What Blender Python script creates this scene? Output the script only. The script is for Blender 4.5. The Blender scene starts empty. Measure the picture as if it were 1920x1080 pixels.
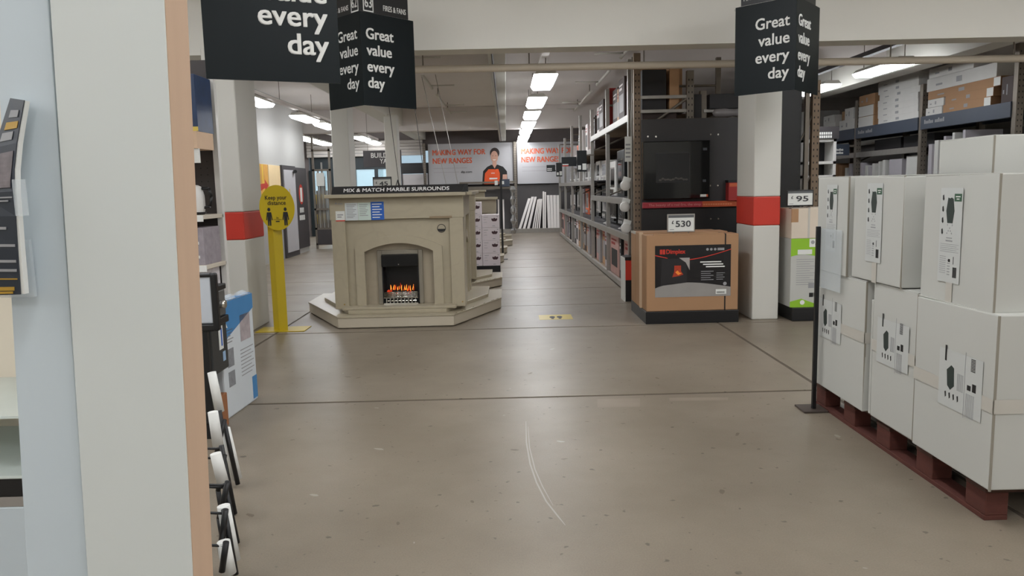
import bpy, bmesh, math, random
from mathutils import Vector, Matrix
random.seed(7)
SC = bpy.context.scene
COL = SC.collection

# ------------------------------------------------------------------ camera
F, H = 1450.0, 1.45
VPX, VPY, ROLL = 948.0, 353.0, math.radians(1.4)
_f = Vector((VPX-960, 540-VPY, -F)).normalized()
_u = Vector((-math.sin(ROLL), math.cos(ROLL), 0)); _u = (_u - _f*_u.dot(_f)).normalized()
_r = _f.cross(_u)
CM = Matrix((_r, _f, _u))                       # camera axes -> world axes
cam = bpy.data.objects.new('camera', bpy.data.cameras.new('camera')); COL.objects.link(cam)
cam.matrix_world = Matrix.Translation((0, 0, H)) @ CM.to_4x4()
cam.data.sensor_width = 36.0; cam.data.lens = F/1920*36; cam.data.clip_start = .02; cam.data.clip_end = 300
SC.camera = cam
def ray(px, py): return CM @ Vector((px-960, 540-py, -F))
def G(px, py, z=0.0):
    d = ray(px, py); return d*((z-H)/d.z) + Vector((0, 0, H))
def PY(px, py, Y):
    d = ray(px, py); return d*(Y/d.y) + Vector((0, 0, H))
def PX(px, py, X):
    d = ray(px, py); return d*(X/d.x) + Vector((0, 0, H))

# ------------------------------------------------------------------ world and exposure
w = bpy.data.worlds.new('World'); SC.world = w; w.use_nodes = True
w.node_tree.nodes['Background'].inputs[0].default_value = (.62, .80, .92, 1)
w.node_tree.nodes['Background'].inputs[1].default_value = 1.1
SC.view_settings.view_transform = 'Standard'; SC.view_settings.look = 'None'
SC.view_settings.gamma = 1; SC.view_settings.use_curve_mapping = False
SC.view_settings.exposure = 0.26
LAMP, LAMP_HALL = 19.0, 23.5     # strength of the aisle battens and of the front hall battens

# ------------------------------------------------------------------ materials
def lin(c): return tuple(((v/255)/12.92 if v/255 <= .04045 else ((v/255+.055)/1.055)**2.4) for v in c)
MATS = {}
def mat(name, rgb, rough=.5, metal=0, var=.06, scale=6, bump=0, bscale=60, emit=0, alpha=1, trans=0, spec=.5, stretch=None):
    if name in MATS: return MATS[name]
    m = bpy.data.materials.new(name); m.use_nodes = True; nt = m.node_tree; N, L = nt.nodes, nt.links
    b = N['Principled BSDF']; c = lin(rgb)
    b.inputs['Roughness'].default_value = rough; b.inputs['Metallic'].default_value = metal
    b.inputs['Specular IOR Level'].default_value = spec
    tc = N.new('ShaderNodeTexCoord'); src = tc.outputs['Object']
    if stretch:
        mp = N.new('ShaderNodeMapping'); mp.inputs['Scale'].default_value = stretch; L.new(src, mp.inputs['Vector']); src = mp.outputs['Vector']
    nz = N.new('ShaderNodeTexNoise'); nz.inputs['Scale'].default_value = scale; nz.inputs['Detail'].default_value = 5
    L.new(src, nz.inputs['Vector'])
    mx = N.new('ShaderNodeMix'); mx.data_type = 'RGBA'
    mx.inputs[6].default_value = (*[v*(1-var) for v in c], 1); mx.inputs[7].default_value = (*[min(1, v*(1+var)) for v in c], 1)
    L.new(nz.outputs['Fac'], mx.inputs[0]); L.new(mx.outputs[2], b.inputs['Base Color'])
    if bump:
        n2 = N.new('ShaderNodeTexNoise'); n2.inputs['Scale'].default_value = bscale; L.new(src, n2.inputs['Vector'])
        bp = N.new('ShaderNodeBump'); bp.inputs['Strength'].default_value = bump; bp.inputs['Distance'].default_value = .004
        L.new(n2.outputs['Fac'], bp.inputs['Height']); L.new(bp.outputs['Normal'], b.inputs['Normal'])
    if emit:
        b.inputs['Emission Color'].default_value = (*c, 1); b.inputs['Emission Strength'].default_value = emit
    if alpha < 1: b.inputs['Alpha'].default_value = alpha
    if trans: b.inputs['Transmission Weight'].default_value = trans
    MATS[name] = m; return m

def floor_material():
    m = bpy.data.materials.new('polished_concrete'); m.use_nodes = True; N, L = m.node_tree.nodes, m.node_tree.links
    b = N['Principled BSDF']; g = N.new('ShaderNodeNewGeometry'); P = g.outputs['Position']
    def noise(s, d=6, r=.6):
        n = N.new('ShaderNodeTexNoise'); n.inputs['Scale'].default_value = s; n.inputs['Detail'].default_value = d
        n.inputs['Roughness'].default_value = r; L.new(P, n.inputs['Vector']); return n.outputs['Fac']
    def ramp(i, a, c, ca=(0, 0, 0, 1), cb=(1, 1, 1, 1)):
        r = N.new('ShaderNodeValToRGB'); r.color_ramp.elements[0].position = a; r.color_ramp.elements[1].position = c
        r.color_ramp.elements[0].color = ca; r.color_ramp.elements[1].color = cb; L.new(i, r.inputs['Fac']); return r.outputs['Color']
    base = ramp(noise(.7), .3, .7, (*lin((122, 111, 96)), 1), (*lin((144, 133, 118)), 1))
    def mul(a, bcol, f, mode='MULTIPLY'):
        x = N.new('ShaderNodeMix'); x.data_type = 'RGBA'; x.blend_type = mode; x.inputs[0].default_value = f
        L.new(a, x.inputs[6]); L.new(bcol, x.inputs[7]); return x.outputs[2]
    c = mul(base, ramp(noise(5), .3, .65, (.8, .8, .8, 1), (1, 1, 1, 1)), .35)
    c = mul(c, ramp(noise(140, 3), .3, .62, (.72, .72, .72, 1), (1, 1, 1, 1)), .55)
    c = mul(c, ramp(noise(21, 2, .4), .25, .30, (.35, .34, .32, 1), (1, 1, 1, 1)), .8)
    L.new(c, b.inputs['Base Color'])
    rr = N.new('ShaderNodeMapRange'); rr.inputs['To Min'].default_value = .34; rr.inputs['To Max'].default_value = .46
    L.new(noise(2.2), rr.inputs['Value']); L.new(rr.outputs['Result'], b.inputs['Roughness'])
    b.inputs['Specular IOR Level'].default_value = .42
    bp = N.new('ShaderNodeBump'); bp.inputs['Strength'].default_value = .015; bp.inputs['Distance'].default_value = .01
    L.new(noise(9), bp.inputs['Height']); L.new(bp.outputs['Normal'], b.inputs['Normal'])
    return m

def marble_material(name, rgb):
    m = mat(name, rgb, .35, var=.04, scale=3); N, L = m.node_tree.nodes, m.node_tree.links
    b = N['Principled BSDF']; n = N.new('ShaderNodeTexNoise'); n.inputs['Scale'].default_value = 2.2; n.inputs['Detail'].default_value = 9
    n.inputs['Distortion'].default_value = 1.6
    r = N.new('ShaderNodeValToRGB'); c = lin(rgb); e = r.color_ramp.elements
    e[0].position = .44; e[0].color = (*c, 1); e[1].position = .56; e[1].color = (*c, 1)
    k = e.new(.5); k.color = (*[v*.95 for v in c], 1)
    tc = N.new('ShaderNodeTexCoord'); L.new(tc.outputs['Object'], n.inputs['Vector']); L.new(n.outputs['Fac'], r.inputs['Fac'])
    L.new(r.outputs['Color'], b.inputs['Base Color']); return m

WHITE = mat('white_paint', (208, 206, 198), .6, var=.03, scale=2, bump=.05)
CEILM = mat('painted_ceiling', (226, 220, 217), .75, var=.05, scale=1.5, bump=.1, bscale=20)
HEADM = mat('header_paint', (230, 228, 220), .6, var=.02, scale=1.2)
CREAM = marble_material('cream_marble', (172, 162, 140))
PLINTH = mat('plinth_paint', (188, 178, 159), .45, var=.05, scale=5)
BLACK = mat('black_satin', (20, 20, 22), .4, var=.1)
GLOSSB = mat('black_gloss', (9, 10, 12), .06, var=.1)
SIGNB = mat('sign_charcoal', (11, 20, 23), .42, var=.03, spec=.2)
TXT = mat('white_print', (232, 232, 228), .6, var=.01)
BTXT = mat('black_print', (26, 26, 26), .6, var=.02)
GTXT = mat('grey_print', (150, 150, 152), .6, var=.02)
STEEL = mat('galvanised_steel', (168, 164, 158), .42, .75, var=.1, scale=14)
STEELD = mat('dull_steel', (128, 120, 110), .5, .6, var=.12, scale=9)
RUSTY = mat('brown_steel', (134, 116, 98), .55, .4, var=.2, scale=9)
CHROME = mat('chrome', (216, 214, 208), .12, 1, var=.04)
BRUSH = mat('brushed_silver', (150, 143, 130), .35, .5, var=.15, scale=5)
RED = mat('red_band', (196, 52, 36), .5, var=.05)
YELL = mat('yellow_plastic', (188, 163, 22), .42, var=.04)
KRAFT = mat('kraft_card', (166, 128, 94), .75, var=.07, scale=3, bump=.05)
BOXW = mat('white_card', (188, 188, 182), .7, var=.03, scale=2.5, bump=.03)
BOXE = mat('card_edge', (142, 136, 124), .8)
TAPE = mat('parcel_tape', (190, 186, 177), .3, var=.05)
LABELP = mat('printed_label', (193, 195, 192), .5, var=.02)
LABELW = mat('label_paper', (220, 221, 216), .6, var=.02)
PALW = mat('pallet_red_wood', (84, 42, 33), .8, var=.3, scale=9, bump=.3, stretch=(1, 1, 5))
PALD = mat('pallet_dark_wood', (70, 44, 34), .85, var=.35, scale=9, bump=.3)
MDF = mat('raw_mdf', (190, 161, 136), .8, var=.05, scale=4, stretch=(12, 12, .7), bump=.05)
PANELW = mat('white_melamine', (206, 210, 207), .5, var=.02, scale=1.5)
PANELB = mat('cool_melamine', (196, 206, 212), .45, var=.03, scale=1.5)
DARKG = mat('dark_grey_panel', (66, 62, 64), .55, var=.05)
NAVY = mat('blue_grey_beam', (62, 70, 84), .5, var=.06)
BLUEP = mat('blue_print', (36, 92, 180), .5, var=.03)
CLEAR = mat('clear_acrylic', (225, 232, 236), .08, alpha=.3)
GLASS = mat('window_glass', (170, 205, 214), .04, alpha=.32)
GLEDGE = mat('glass_edge', (230, 240, 235), .1, alpha=.75)
JOINT = mat('joint_filler', (92, 82, 72), .8, var=.2, scale=12)
FLOOR = floor_material()
LIT = mat('diffuser_light', (244, 247, 250), .5, var=0, emit=LAMP)
LITH = mat('hall_diffuser_light', (244, 247, 250), .5, var=0, emit=LAMP_HALL)

# ------------------------------------------------------------------ builders
def tag(o, label=None, cat=None, group=None, kind=None):
    if label: o['label'] = label
    if cat: o['category'] = cat
    if group: o['group'] = group
    if kind: o['kind'] = kind
    return o
def thing(name, label, cat, loc=(0, 0, 0), rz=0, group=None, rot=None):
    o = bpy.data.objects.new(name, None); COL.objects.link(o); o.location = loc; o.rotation_euler = rot or (0, 0, rz)
    o.empty_display_size = .1
    return tag(o, label, cat, group)
class MB:
    def __init__(s): s.v = []; s.f = []
    def add(s, vs, fs):
        n = len(s.v); s.v += [tuple(v) for v in vs]; s.f += [tuple(i+n for i in f) for f in fs]; return s
    def box(s, x0, x1, y0, y1, z0, z1, j=0):
        vs = [(x, y, z) for x in (x0, x1) for y in (y0, y1) for z in (z0, z1)]
        if j: vs = [tuple(c+random.uniform(-j, j) for c in v) for v in vs]
        return s.add(vs, [(0, 1, 3, 2), (4, 6, 7, 5), (0, 4, 5, 1), (2, 3, 7, 6), (0, 2, 6, 4), (1, 5, 7, 3)])
    def prism(s, pts, o, u, v, t, off=0):
        o, u, v = Vector(o), Vector(u), Vector(v); n = u.cross(v); k = len(pts)
        a = [o+u*p[0]+v*p[1]+n*off for p in pts]; b = [o+u*p[0]+v*p[1]+n*(off+t) for p in pts]
        return s.add(a+b, [tuple(range(k-1, -1, -1)), tuple(range(k, 2*k))]+[(i, (i+1) % k, k+(i+1) % k, k+i) for i in range(k)])
    def tube(s, a, b, r, r2=None, n=10):
        a, b = Vector(a), Vector(b); d = (b-a).normalized(); r2 = r if r2 is None else r2
        x = d.orthogonal().normalized(); y = d.cross(x)
        ra = [a+(x*math.cos(i*2*math.pi/n)+y*math.sin(i*2*math.pi/n))*r for i in range(n)]
        rb = [b+(x*math.cos(i*2*math.pi/n)+y*math.sin(i*2*math.pi/n))*r2 for i in range(n)]
        return s.add(ra+rb, [tuple(range(n-1, -1, -1)), tuple(range(n, 2*n))]+[(i, (i+1) % n, n+(i+1) % n, n+i) for i in range(n)])
    def lathe(s, prof, c=(0, 0, 0), n=20):
        c = Vector(c); vs = []; fs = []; k = len(prof)
        for i in range(n):
            t = i*2*math.pi/n
            vs += [c+Vector((r*math.cos(t), r*math.sin(t), z)) for r, z in prof]
        for i in range(n):
            for j in range(k-1):
                a = i*k+j; b = ((i+1) % n)*k+j; fs.append((a, b, b+1, a+1))
        s.add(vs, fs)
        s.add([vs[i*k] for i in range(n)], [tuple(range(n-1, -1, -1))]); s.add([vs[i*k+k-1] for i in range(n)], [tuple(range(n))]); return s
    def build(s, name, m, parent=None, bev=0, smooth=False, kind=None):
        me = bpy.data.meshes.new(name); me.from_pydata(s.v, [], s.f); me.update()
        bm = bmesh.new(); bm.from_mesh(me); bmesh.ops.recalc_face_normals(bm, faces=bm.faces); bm.to_mesh(me); bm.free()
        me.materials.append(m); o = bpy.data.objects.new(name, me); COL.objects.link(o)
        if smooth:
            for p in me.polygons: p.use_smooth = len(p.vertices) <= 4
        if bev:
            b = o.modifiers.new('bevel', 'BEVEL'); b.width = bev; b.segments = 2; b.limit_method = 'ANGLE'
        if parent: o.parent = parent
        if kind: o['kind'] = kind
        return o
def box(name, m, x0, x1, y0, y1, z0, z1, parent=None, bev=0, j=0, kind=None):
    return MB().box(x0, x1, y0, y1, z0, z1, j).build(name, m, parent, bev, kind=kind)
def cbox(name, m, x0, x1, y0, y1, z0, z1, bev=.004):
    """a box as its own object with origin at its base centre"""
    cx, cy = (x0+x1)/2, (y0+y1)/2
    o = box(name, m, x0-cx, x1-cx, y0-cy, y1-cy, 0, z1-z0, None, bev); o.location = (cx, cy, z0); return o
class Fr:
    def __init__(s, o, u=(1, 0, 0), v=(0, 0, 1)): s.o, s.u, s.v = Vector(o), Vector(u), Vector(v)
def poly(parent, name, fr, pts, m, t=.001, off=0):
    return MB().prism(pts, fr.o, fr.u, fr.v, t, off).build(name, m, parent)
def rects(parent, name, fr, rs, m, t=.001, off=0, bev=0):
    b = MB()
    for x0, y0, x1, y1 in rs: b.prism([(x0, y0), (x1, y0), (x1, y1), (x0, y1)], fr.o, fr.u, fr.v, t, off)
    return b.build(name, m, parent, bev, kind='stuff' if len(rs) > 1 else None)
def ell(cx, cy, a, b=None, n=28, t0=0, t1=2*math.pi):
    b = b or a; full = abs(t1-t0-2*math.pi) < 1e-6
    return [(cx+a*math.cos(t0+(t1-t0)*i/(n if full else n-1)), cy+b*math.sin(t0+(t1-t0)*i/(n if full else n-1))) for i in range(n)]
TC = {}
def text(parent, s, fr, x, y, h, m, w=None, align='L', bold=.02, off=.0012, name='lettering'):
    key = (s, bold)
    if key not in TC:
        c = bpy.data.curves.new('t', 'FONT'); c.body = s; c.size = 1; c.resolution_u = 3
        o = bpy.data.objects.new('t', c); COL.objects.link(o); bpy.context.view_layer.update()
        me = bpy.data.meshes.new_from_object(o); bpy.data.objects.remove(o)
        vs = [(v.co.x, v.co.y) for v in me.vertices]; fs = [tuple(p.vertices) for p in me.polygons]
        bpy.data.meshes.remove(me)
        if bold:
            V, FF, n0 = [], [], len(vs)
            for k, (ax, ay) in enumerate(((-1, -.7), (-1, .7), (1, -.7), (1, .7), (0, 0))):
                V += [(p[0]+ax*bold, p[1]+ay*bold, k) for p in vs]; FF += [tuple(i+k*n0 for i in f) for f in fs]
            vs, fs = V, FF
        TC[key] = (vs, fs)
    vs, fs = TC[key]
    x0 = min(v[0] for v in vs); x1 = max(v[0] for v in vs)
    sy = h/.70; sx = sy if w is None else w/(x1-x0)
    W = (x1-x0)*sx; dx = {'L': 0, 'C': -W/2, 'R': -W}[align]
    n = fr.u.cross(fr.v)
    P = [fr.o+fr.u*(x+dx+(v[0]-x0)*sx)+fr.v*(y+v[1]*sy)+n*(off+(v[2] if len(v) > 2 else 0)*min(.0015, .012*h)) for v in vs]
    me = bpy.data.meshes.new(name); me.from_pydata([tuple(p) for p in P], [], fs); me.update(); me.materials.append(m)
    o = bpy.data.objects.new(name, me); COL.objects.link(o); o.parent = parent; return o
def dup(o, loc=None, rz=None, label=None, parent=None):
    c = o.copy(); COL.objects.link(c)
    if parent: c.parent = parent
    if loc is not None: c.location = loc
    if rz is not None: c.rotation_euler = (0, 0, rz)
    if label: c['label'] = label
    for ch in [k for k in bpy.data.objects if k.parent == o]: dup(ch, parent=c)
    return c
def struct(o): o['kind'] = 'structure'; return o

# ================================================================== SETTING
XL, XR, YB, YF = -9.0, 9.2, -4.0, 26.0
fl = struct(box('floor', JOINT, XL, XR, YB, YF, -.08, -.004))
jx = [XL, -7.06, -2.44, 2.19, 6.8, XR]
jy = [YB, -.1, 2.55, 5.25, 7.94] + [7.94+1.55*i for i in range(1, 12)] + [YF]
for i in range(5):
    for k in range(len(jy)-1):
        g0 = .017 if jy[k] < 8.5 else .008; g1 = .017 if jy[k+1] < 8.5 else .008
        box('slab', FLOOR, jx[i]+.014, jx[i+1]-.014, jy[k]+g0, jy[k+1]-g1, -.05, 0, fl)
# stains and scuffs with a shape of their own
SCUFF = mat('pale_scuff', (156, 148, 138), .4, var=.05); STAIN = mat('dark_stain', (104, 92, 78), .5, var=.25, scale=20)
PATCH = mat('floor_patch', (138, 126, 112), .45, var=.1, scale=10)
def strip(pts, wd, name, m):
    b = MB(); L = []
    P = [G(*p) for p in pts]
    for i, p in enumerate(P):
        d = (P[min(i+1, len(P)-1)]-P[max(i-1, 0)]).normalized(); s = Vector((-d.y, d.x, 0))*wd/2*(.35 if i in (0, len(P)-1) else 1)
        L += [(p+s).to_tuple()[:2]+(.0008,), (p-s).to_tuple()[:2]+(.0008,)]
    b.add(L, [(2*i, 2*i+1, 2*i+3, 2*i+2) for i in range(len(P)-1)]); return b.build(name, m, fl)
strip([(986, 790), (987, 830), (994, 870), (1006, 905), (1024, 940), (1046, 968), (1060, 985)], .008, 'scuff_mark', SCUFF)
strip([(990, 800), (993, 840), (1003, 880), (1017, 912), (1037, 948)], .006, 'scuff_mark', SCUFF)
for x0, y0, x1, y1 in [(1120, 748, 1200, 764), (1255, 746, 1365, 752)]:
    p = [G(x0, y0), G(x1, y0-1), G(x1, y1-1), G(x0, y1)]
    MB().add([(q.x, q.y, .0006) for q in p], [(0, 1, 2, 3)]).build('floor_patch', PATCH, fl)
for k in range(60):
    x, y = random.uniform(-1.4, 2.0), random.uniform(2.3, 7.5); r = random.choice([.006, .008, .012, .02]); a = random.uniform(0, 3)
    pts = []
    for i in range(7):
        t = i*math.tau/7; q = r*random.uniform(.6, 1.2)
        ex, ey = q*1.7*math.cos(t), q*.7*math.sin(t); pts.append((x+ex*math.cos(a)-ey*math.sin(a), y+ex*math.sin(a)+ey*math.cos(a), .0009))
    MB().add(pts, [tuple(range(7))]).build('floor_stain', random.choice([STAIN, STAIN, SCUFF]), fl)

ZN, ZF, YH = 4.1, 3.55, 8.45
struct(box('ceiling', CEILM, XL, XR, YB, YH+.1, ZN, ZN+.1))
struct(box('ceiling', CEILM, XL, XR, YH+.3, YF, ZF, ZF+.1))
struct(box('wall_header', HEADM, XL, XR, YH, YH+.32, 2.92, ZN))
struct(box('wall_right', WHITE, XR, XR+.1, YB, YF, 0, ZN))
struct(box('wall_left', WHITE, XL-.1, XL, YB, YF, 0, ZN))
struct(box('wall_rear', WHITE, XL, XR, YB-.1, YB, 0, ZN))
# ceiling beams
tn = [0]
def trim(x0, x1, y0, y1, z0, z1, m=CEILM):
    tn[0] += 1; return struct(box('trim_%d' % tn[0], m, x0, x1, y0, y1, z0, z1, bev=.01))
trim(XL, XR, 12.2, 12.5, 3.25, ZF); trim(XL, -.17, 20.3, 20.65, 2.97, ZF); trim(.04, XR, 20.3, 20.65, 2.97, ZF)
trim(-.17, .04, YH+.32, YF-.02, 2.98, ZF, WHITE)
trim(5.9, 6.25, YH+.32, YF, 3.05, ZF, WHITE)
trim(-5.4, -5.2, YH+.32, YF, 3.2, ZF, WHITE)
trim(-2.95, -2.6, 8.78, YF, 3.1, ZF, WHITE)
trim(XL, XR, 24.6, 24.8, 3.3, ZF)
# long pipe under the header, with brackets
pipe = thing('ceiling_pipe', 'long cream pipe running across just below the white bulkhead', 'pipe', (0, 9.0, 2.82))
MB().tube((XL, 0, .02), (XR, 0, -.06), .042, n=12).build('pipe', mat('pipe_paint', (206, 194, 176), .5), pipe, smooth=True)
for x in (-5.5, -3.2, -.9, .3, 1.6, 3.0, 4.4, 5.8):
    MB().tube((x, 0, 0), (x, 0, ZF-2.82), .008, n=6).build('hanger', STEELD, pipe)
# conduits under the ceiling
for nm, X, lab in (('ceiling_conduit', 1.8, 'white ceiling conduit running above the aisle rack'), ('ceiling_conduit', -1.36, 'white ceiling conduit running above the fireplace displays')):
    c = thing(nm, lab, 'conduit', (X, 9, 3.38))
    for y0, y1 in ((.2, 3.1), (3.6, 6.2), (7.2, 9.6), (9.9, 11.2)):
        MB().tube((0, y0, 0), (0, y1, 0), .025).build('pipe', WHITE, c, smooth=True)
        MB().tube((0, y1-.4, 0), (-.45 if X > 0 else .45, y1-.4, 0), .014).build('branch', WHITE, c, smooth=True)
        MB().tube((0, y0+.3, 0), (0, y0+.3, .17), .01).build('hanger', STEELD, c)
tag(MB().tube((-.12, 8.8, 2.965), (-.1, 25.9, 2.965), .012, n=6).build('power_cable', DARKG), 'dark cable clipped under the white ceiling beam', 'cable')

for X, z, m, lab in ((5.05, 3.14, DARKG, 'dark cable trunking hung beside the lights near the high rack'), (-4.15, 3.10, CEILM, 'pale cable trunking above the lights near the office wall'), (.55, 3.12, CEILM, 'pale cable trunking above the central aisle lights')):
    t = thing('cable_trunking', lab, 'trunking', (X, 8.9, z)); box('tray', m, -.05, .05, 0, 11.39, 0, .06, t, .004); box('tray', m, -.05, .05, 11.76, 16.75 if X < 5 else 12.6, 0, .06, t, .004)
    for y in [1+2.4*i for i in range(5 if X > 5 else 7)]: MB().tube((0, y, .06), (0, y, ZF-z), .006, n=6).build('hanger', STEELD, t)
# back wall pieces around the openings
GREYW = mat('back_wall_grey', (112, 104, 102), .8)
wb = struct(box('wall_back', GREYW, -2.5, XR, YF, YF+.15, 0, ZF))
struct(box('wall_back', GREYW, XL, -6.5, YF, YF+.15, 0, ZF))
struct(box('wall_back', GREYW, -6.5, -2.5, YF, YF+.15, 2.75, ZF))
# roller shutter box over the entrance
sh = thing('shutter_box', 'grey slatted roller shutter box above the glazed yard entrance', 'shutter', (-4.6, 25.85, 2.6))
for i in range(5): box('slat', mat('shutter_grey', (168, 162, 156), .6), -1.9, 1.9, -.06-.02*(i % 2), .1, i*.1, i*.1+.09, sh, .004)
FRM = mat('dark_teal_frame', (24, 34, 38), .45)
def glazed(name, x0, x1, n, top, lab=None):
    d = MB()
    d = thing(name, None, None, (x0, 25.95, 0)); struct(d); W = x1-x0
    box('frame', FRM, 0, W, 0, .08, top, top+.42, d)
    box('threshold', FRM, 0, W, 0, .08, 0, .1, d)
    for i in range(n+1): box('mullion', FRM, W*i/n-.055, W*i/n+.055, -.02, .1, 0, top, d)
    box('kick_panel', FRM, 0, W, .01, .07, .1, .55, d)
    for i in range(n): box('pane', GLASS, W*i/n+.05, W*(i+1)/n-.05, .03, .045, .55, top, d)
    return d
glazed('door_1', -6.45, -5.05, 2, 2.18); glazed('window_1', -5.0, -3.55, 2, 2.18)
# grey sectional door
d2 = struct(thing('door_2', None, None, (-3.45, 25.9, 0)))
for i in range(4): box('panel', mat('door_grey', (176, 172, 172), .6), .05, .88, 0, .06, i*.5, i*.5+.49, d2, .005)
box('frame', BLACK, 0, .93, -.02, .1, 2.0, 2.35, d2); box('jamb', DARKG, 0, .05, -.02, .1, 0, 2.0, d2); box('jamb', DARKG, .88, .93, -.02, .1, 0, 2.0, d2)
# outside yard
struct(box('ground', mat('yard_concrete', (190, 190, 188), .9), -30, 30, YF+.15, 60, -.1, -.02))
yd = thing('yard_canopy', 'pale open storage canopy standing outside the glazed entrance', 'canopy', (-9, 34, 0))
CANM = mat('canopy_white', (226, 232, 236), .6)
box('fascia', CANM, -4, 6, 0, .2, 2.6, 3.1, yd); box('roof', CANM, -4, 6, 0, 5, 3.1, 3.2, yd)
for x in (-4, -1.5, 1, 3.5, 5.8): box('post', CANM, x, x+.18, 0, .18, -.02, 2.6, yd)
for x in (-3.4, -.9, 1.6, 4.1): MB().tube((x, 0.1, 2.5), (x+1.6, .1, .2), .05).build('brace', CANM, yd)

# office block on the left, facing the aisle
ow = struct(box('wall_office', mat('office_white', (178, 177, 174), .6, var=.02), -6.6, -5.0, 9.2, 19.6, 0, ZF))
struct(box('baseboard_office', DARKG, -4.999, -4.98, 9.2, 15.2, 0, .12))
frX = lambda X, Y=0, Z=0: Fr((X, Y, Z), (0, 1, 0), (0, 0, 1))
def wallpanel(name, lab, cat, y0, y1, z0, z1, m, t=.02):
    o = tag(box(name, m, 0, t, 0, y1-y0, 0, z1-z0, None, .003), lab, cat); o.location = (-5.0, y0, z0); return o
wallpanel('photo_poster', 'dark brown timber photo poster on the white office wall', 'poster', 15.25, 15.75, 1.2, 2.06, mat('brown_photo', (112, 78, 62), .5, var=.3, scale=4))
p = wallpanel('photo_poster', 'yellow and orange poster with red arrow on the office wall', 'poster', 15.75, 16.45, 1.3, 2.06, mat('amber_photo', (216, 160, 70), .5, var=.35, scale=3))
rects(p, 'stripe', frX(.02), [(.1, .1, .18, .76), (.3, .05, .36, .76)], mat('yellow_stripe', (232, 196, 60), .5)); poly(p, 'arrow', frX(.02), [(.1, .2), (.45, .28), (.45, .2), (.68, .33), (.45, .45), (.45, .37), (.1, .35)], RED, .002)
wallpanel('photo_poster', 'plain cream poster panel on the office wall beside the grey door', 'poster', 16.5, 17.35, .7, 2.06, mat('cream_photo', (232, 206, 160), .5))
d3 = struct(thing('door_3', None, None, (-5.0, 17.4, 0)))
box('door_frame', DARKG, 0, .05, 0, 1.1, 0, 2.08, d3, .004); box('leaf', mat('pale_door', (188, 186, 190), .5), .05, .07, .08, .98, .12, 1.98, d3, .003)
rects(d3, 'notice', frX(.07), [(.4, .95, .47, 1.55)], YELL); MB().tube((.07, .9, 1.95), (.14, .75, 1.95), .04).build('door_closer', BLACK, d3)
p = wallpanel('delivery_panel', 'dark grey wall panel with round red and white delivery sign', 'sign', 18.55, 19.6, .12, 2.06, DARKG)
f_ = frX(.02)
poly(p, 'disc', f_, ell(.45, 1.3, .2, .24), RED, .004); rects(p, 'disc_bar', f_, [(.36, 1.12, .54, 1.46)], TXT, .002, .004)
rects(p, 'lettering', f_, [(.27+.095*i, .86, .34+.095*i, .98) for i in range(4)]+[(.2+.085*i, .68, .265+.085*i, .80) for i in range(6)], TXT)

# ================================================================== COLUMNS
COLP = mat('column_paint', (206, 204, 196), .5, var=.04, scale=1.5, bump=.06, bscale=8)
def column(x0, x1, y0, y1, top, lab, band):
    t = thing('concrete_column', lab, 'column', ((x0+x1)/2, (y0+y1)/2, 0)); hx, hy = (x1-x0)/2, (y1-y0)/2
    if band:
        box('shaft', COLP, -hx, hx, -hy, hy, 0, band[0], t, .012); box('shaft', COLP, -hx, hx, -hy, hy, band[1], top, t, .012)
        box('red_band', RED, -hx-.002, hx+.002, -hy-.002, hy+.002, band[0], band[1], t, .012)
    else: box('shaft', COLP, -hx, hx, -hy, hy, 0, top, t, .012)
    return t
column(-3.06, -2.735, 8.1, 8.75, 2.93, 'white square column with red band beside the yellow distancing sign', (.98, 1.27))
column(2.585, 2.865, 8.1, 8.7, 2.93, 'white square column with red band beside the kraft fire carton', (1.0, 1.3))
column(-2.92, -2.63, 13.3, 13.8, 3.15, 'plain white column rising behind the marble surrounds sign', None)
column(-2.68, -2.4, 17.6, 18.0, 3.15, 'plain white column right of the building yard sign', None)

# ================================================================== LAMPS
FIRST = {}
def lamp(x, y, z, lab, group, lit, rod):
    if (lit, rod) not in FIRST:
        suf = '_offscreen' if lit == LITH else ''
        t = thing('fluorescent_batten'+suf, lab, 'light', (x, y, z), 0, group)
        MB().prism([(-.15, .035), (.15, .035), (.10, .09), (-.10, .09)], (0, .64, 0), (1, 0, 0), (0, 0, 1), 1.28).build('housing', WHITE, t)
        MB().prism([(-.148, .036), (-.16, .025), (-.12, -.025), (.12, -.025), (.16, .025), (.148, .036)], (0, .625, 0), (1, 0, 0), (0, 0, 1), 1.25).build('diffuser'+suf, lit, t)
        for s in (-.6, .6): MB().tube((0, s, .085), (0, s, rod), .006, n=6).build('suspension_rod', STEELD, t)
        FIRST[(lit, rod)] = t; return t
    return dup(FIRST[(lit, rod)], (x, y, z), 0, lab)
ORDL = ['first', 'second', 'third', 'fourth', 'fifth', 'sixth', 'seventh']
def lamprow(X, ys, z, lab, group, rod, lit=None):
    for k, y in enumerate(ys):
        o = lamp(X, y, z, lab, group, lit or LIT, rod); o['group'] = group; o['label'] = lab if lit else '%s, %s from the white bulkhead' % (lab, ORDL[k])
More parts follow.
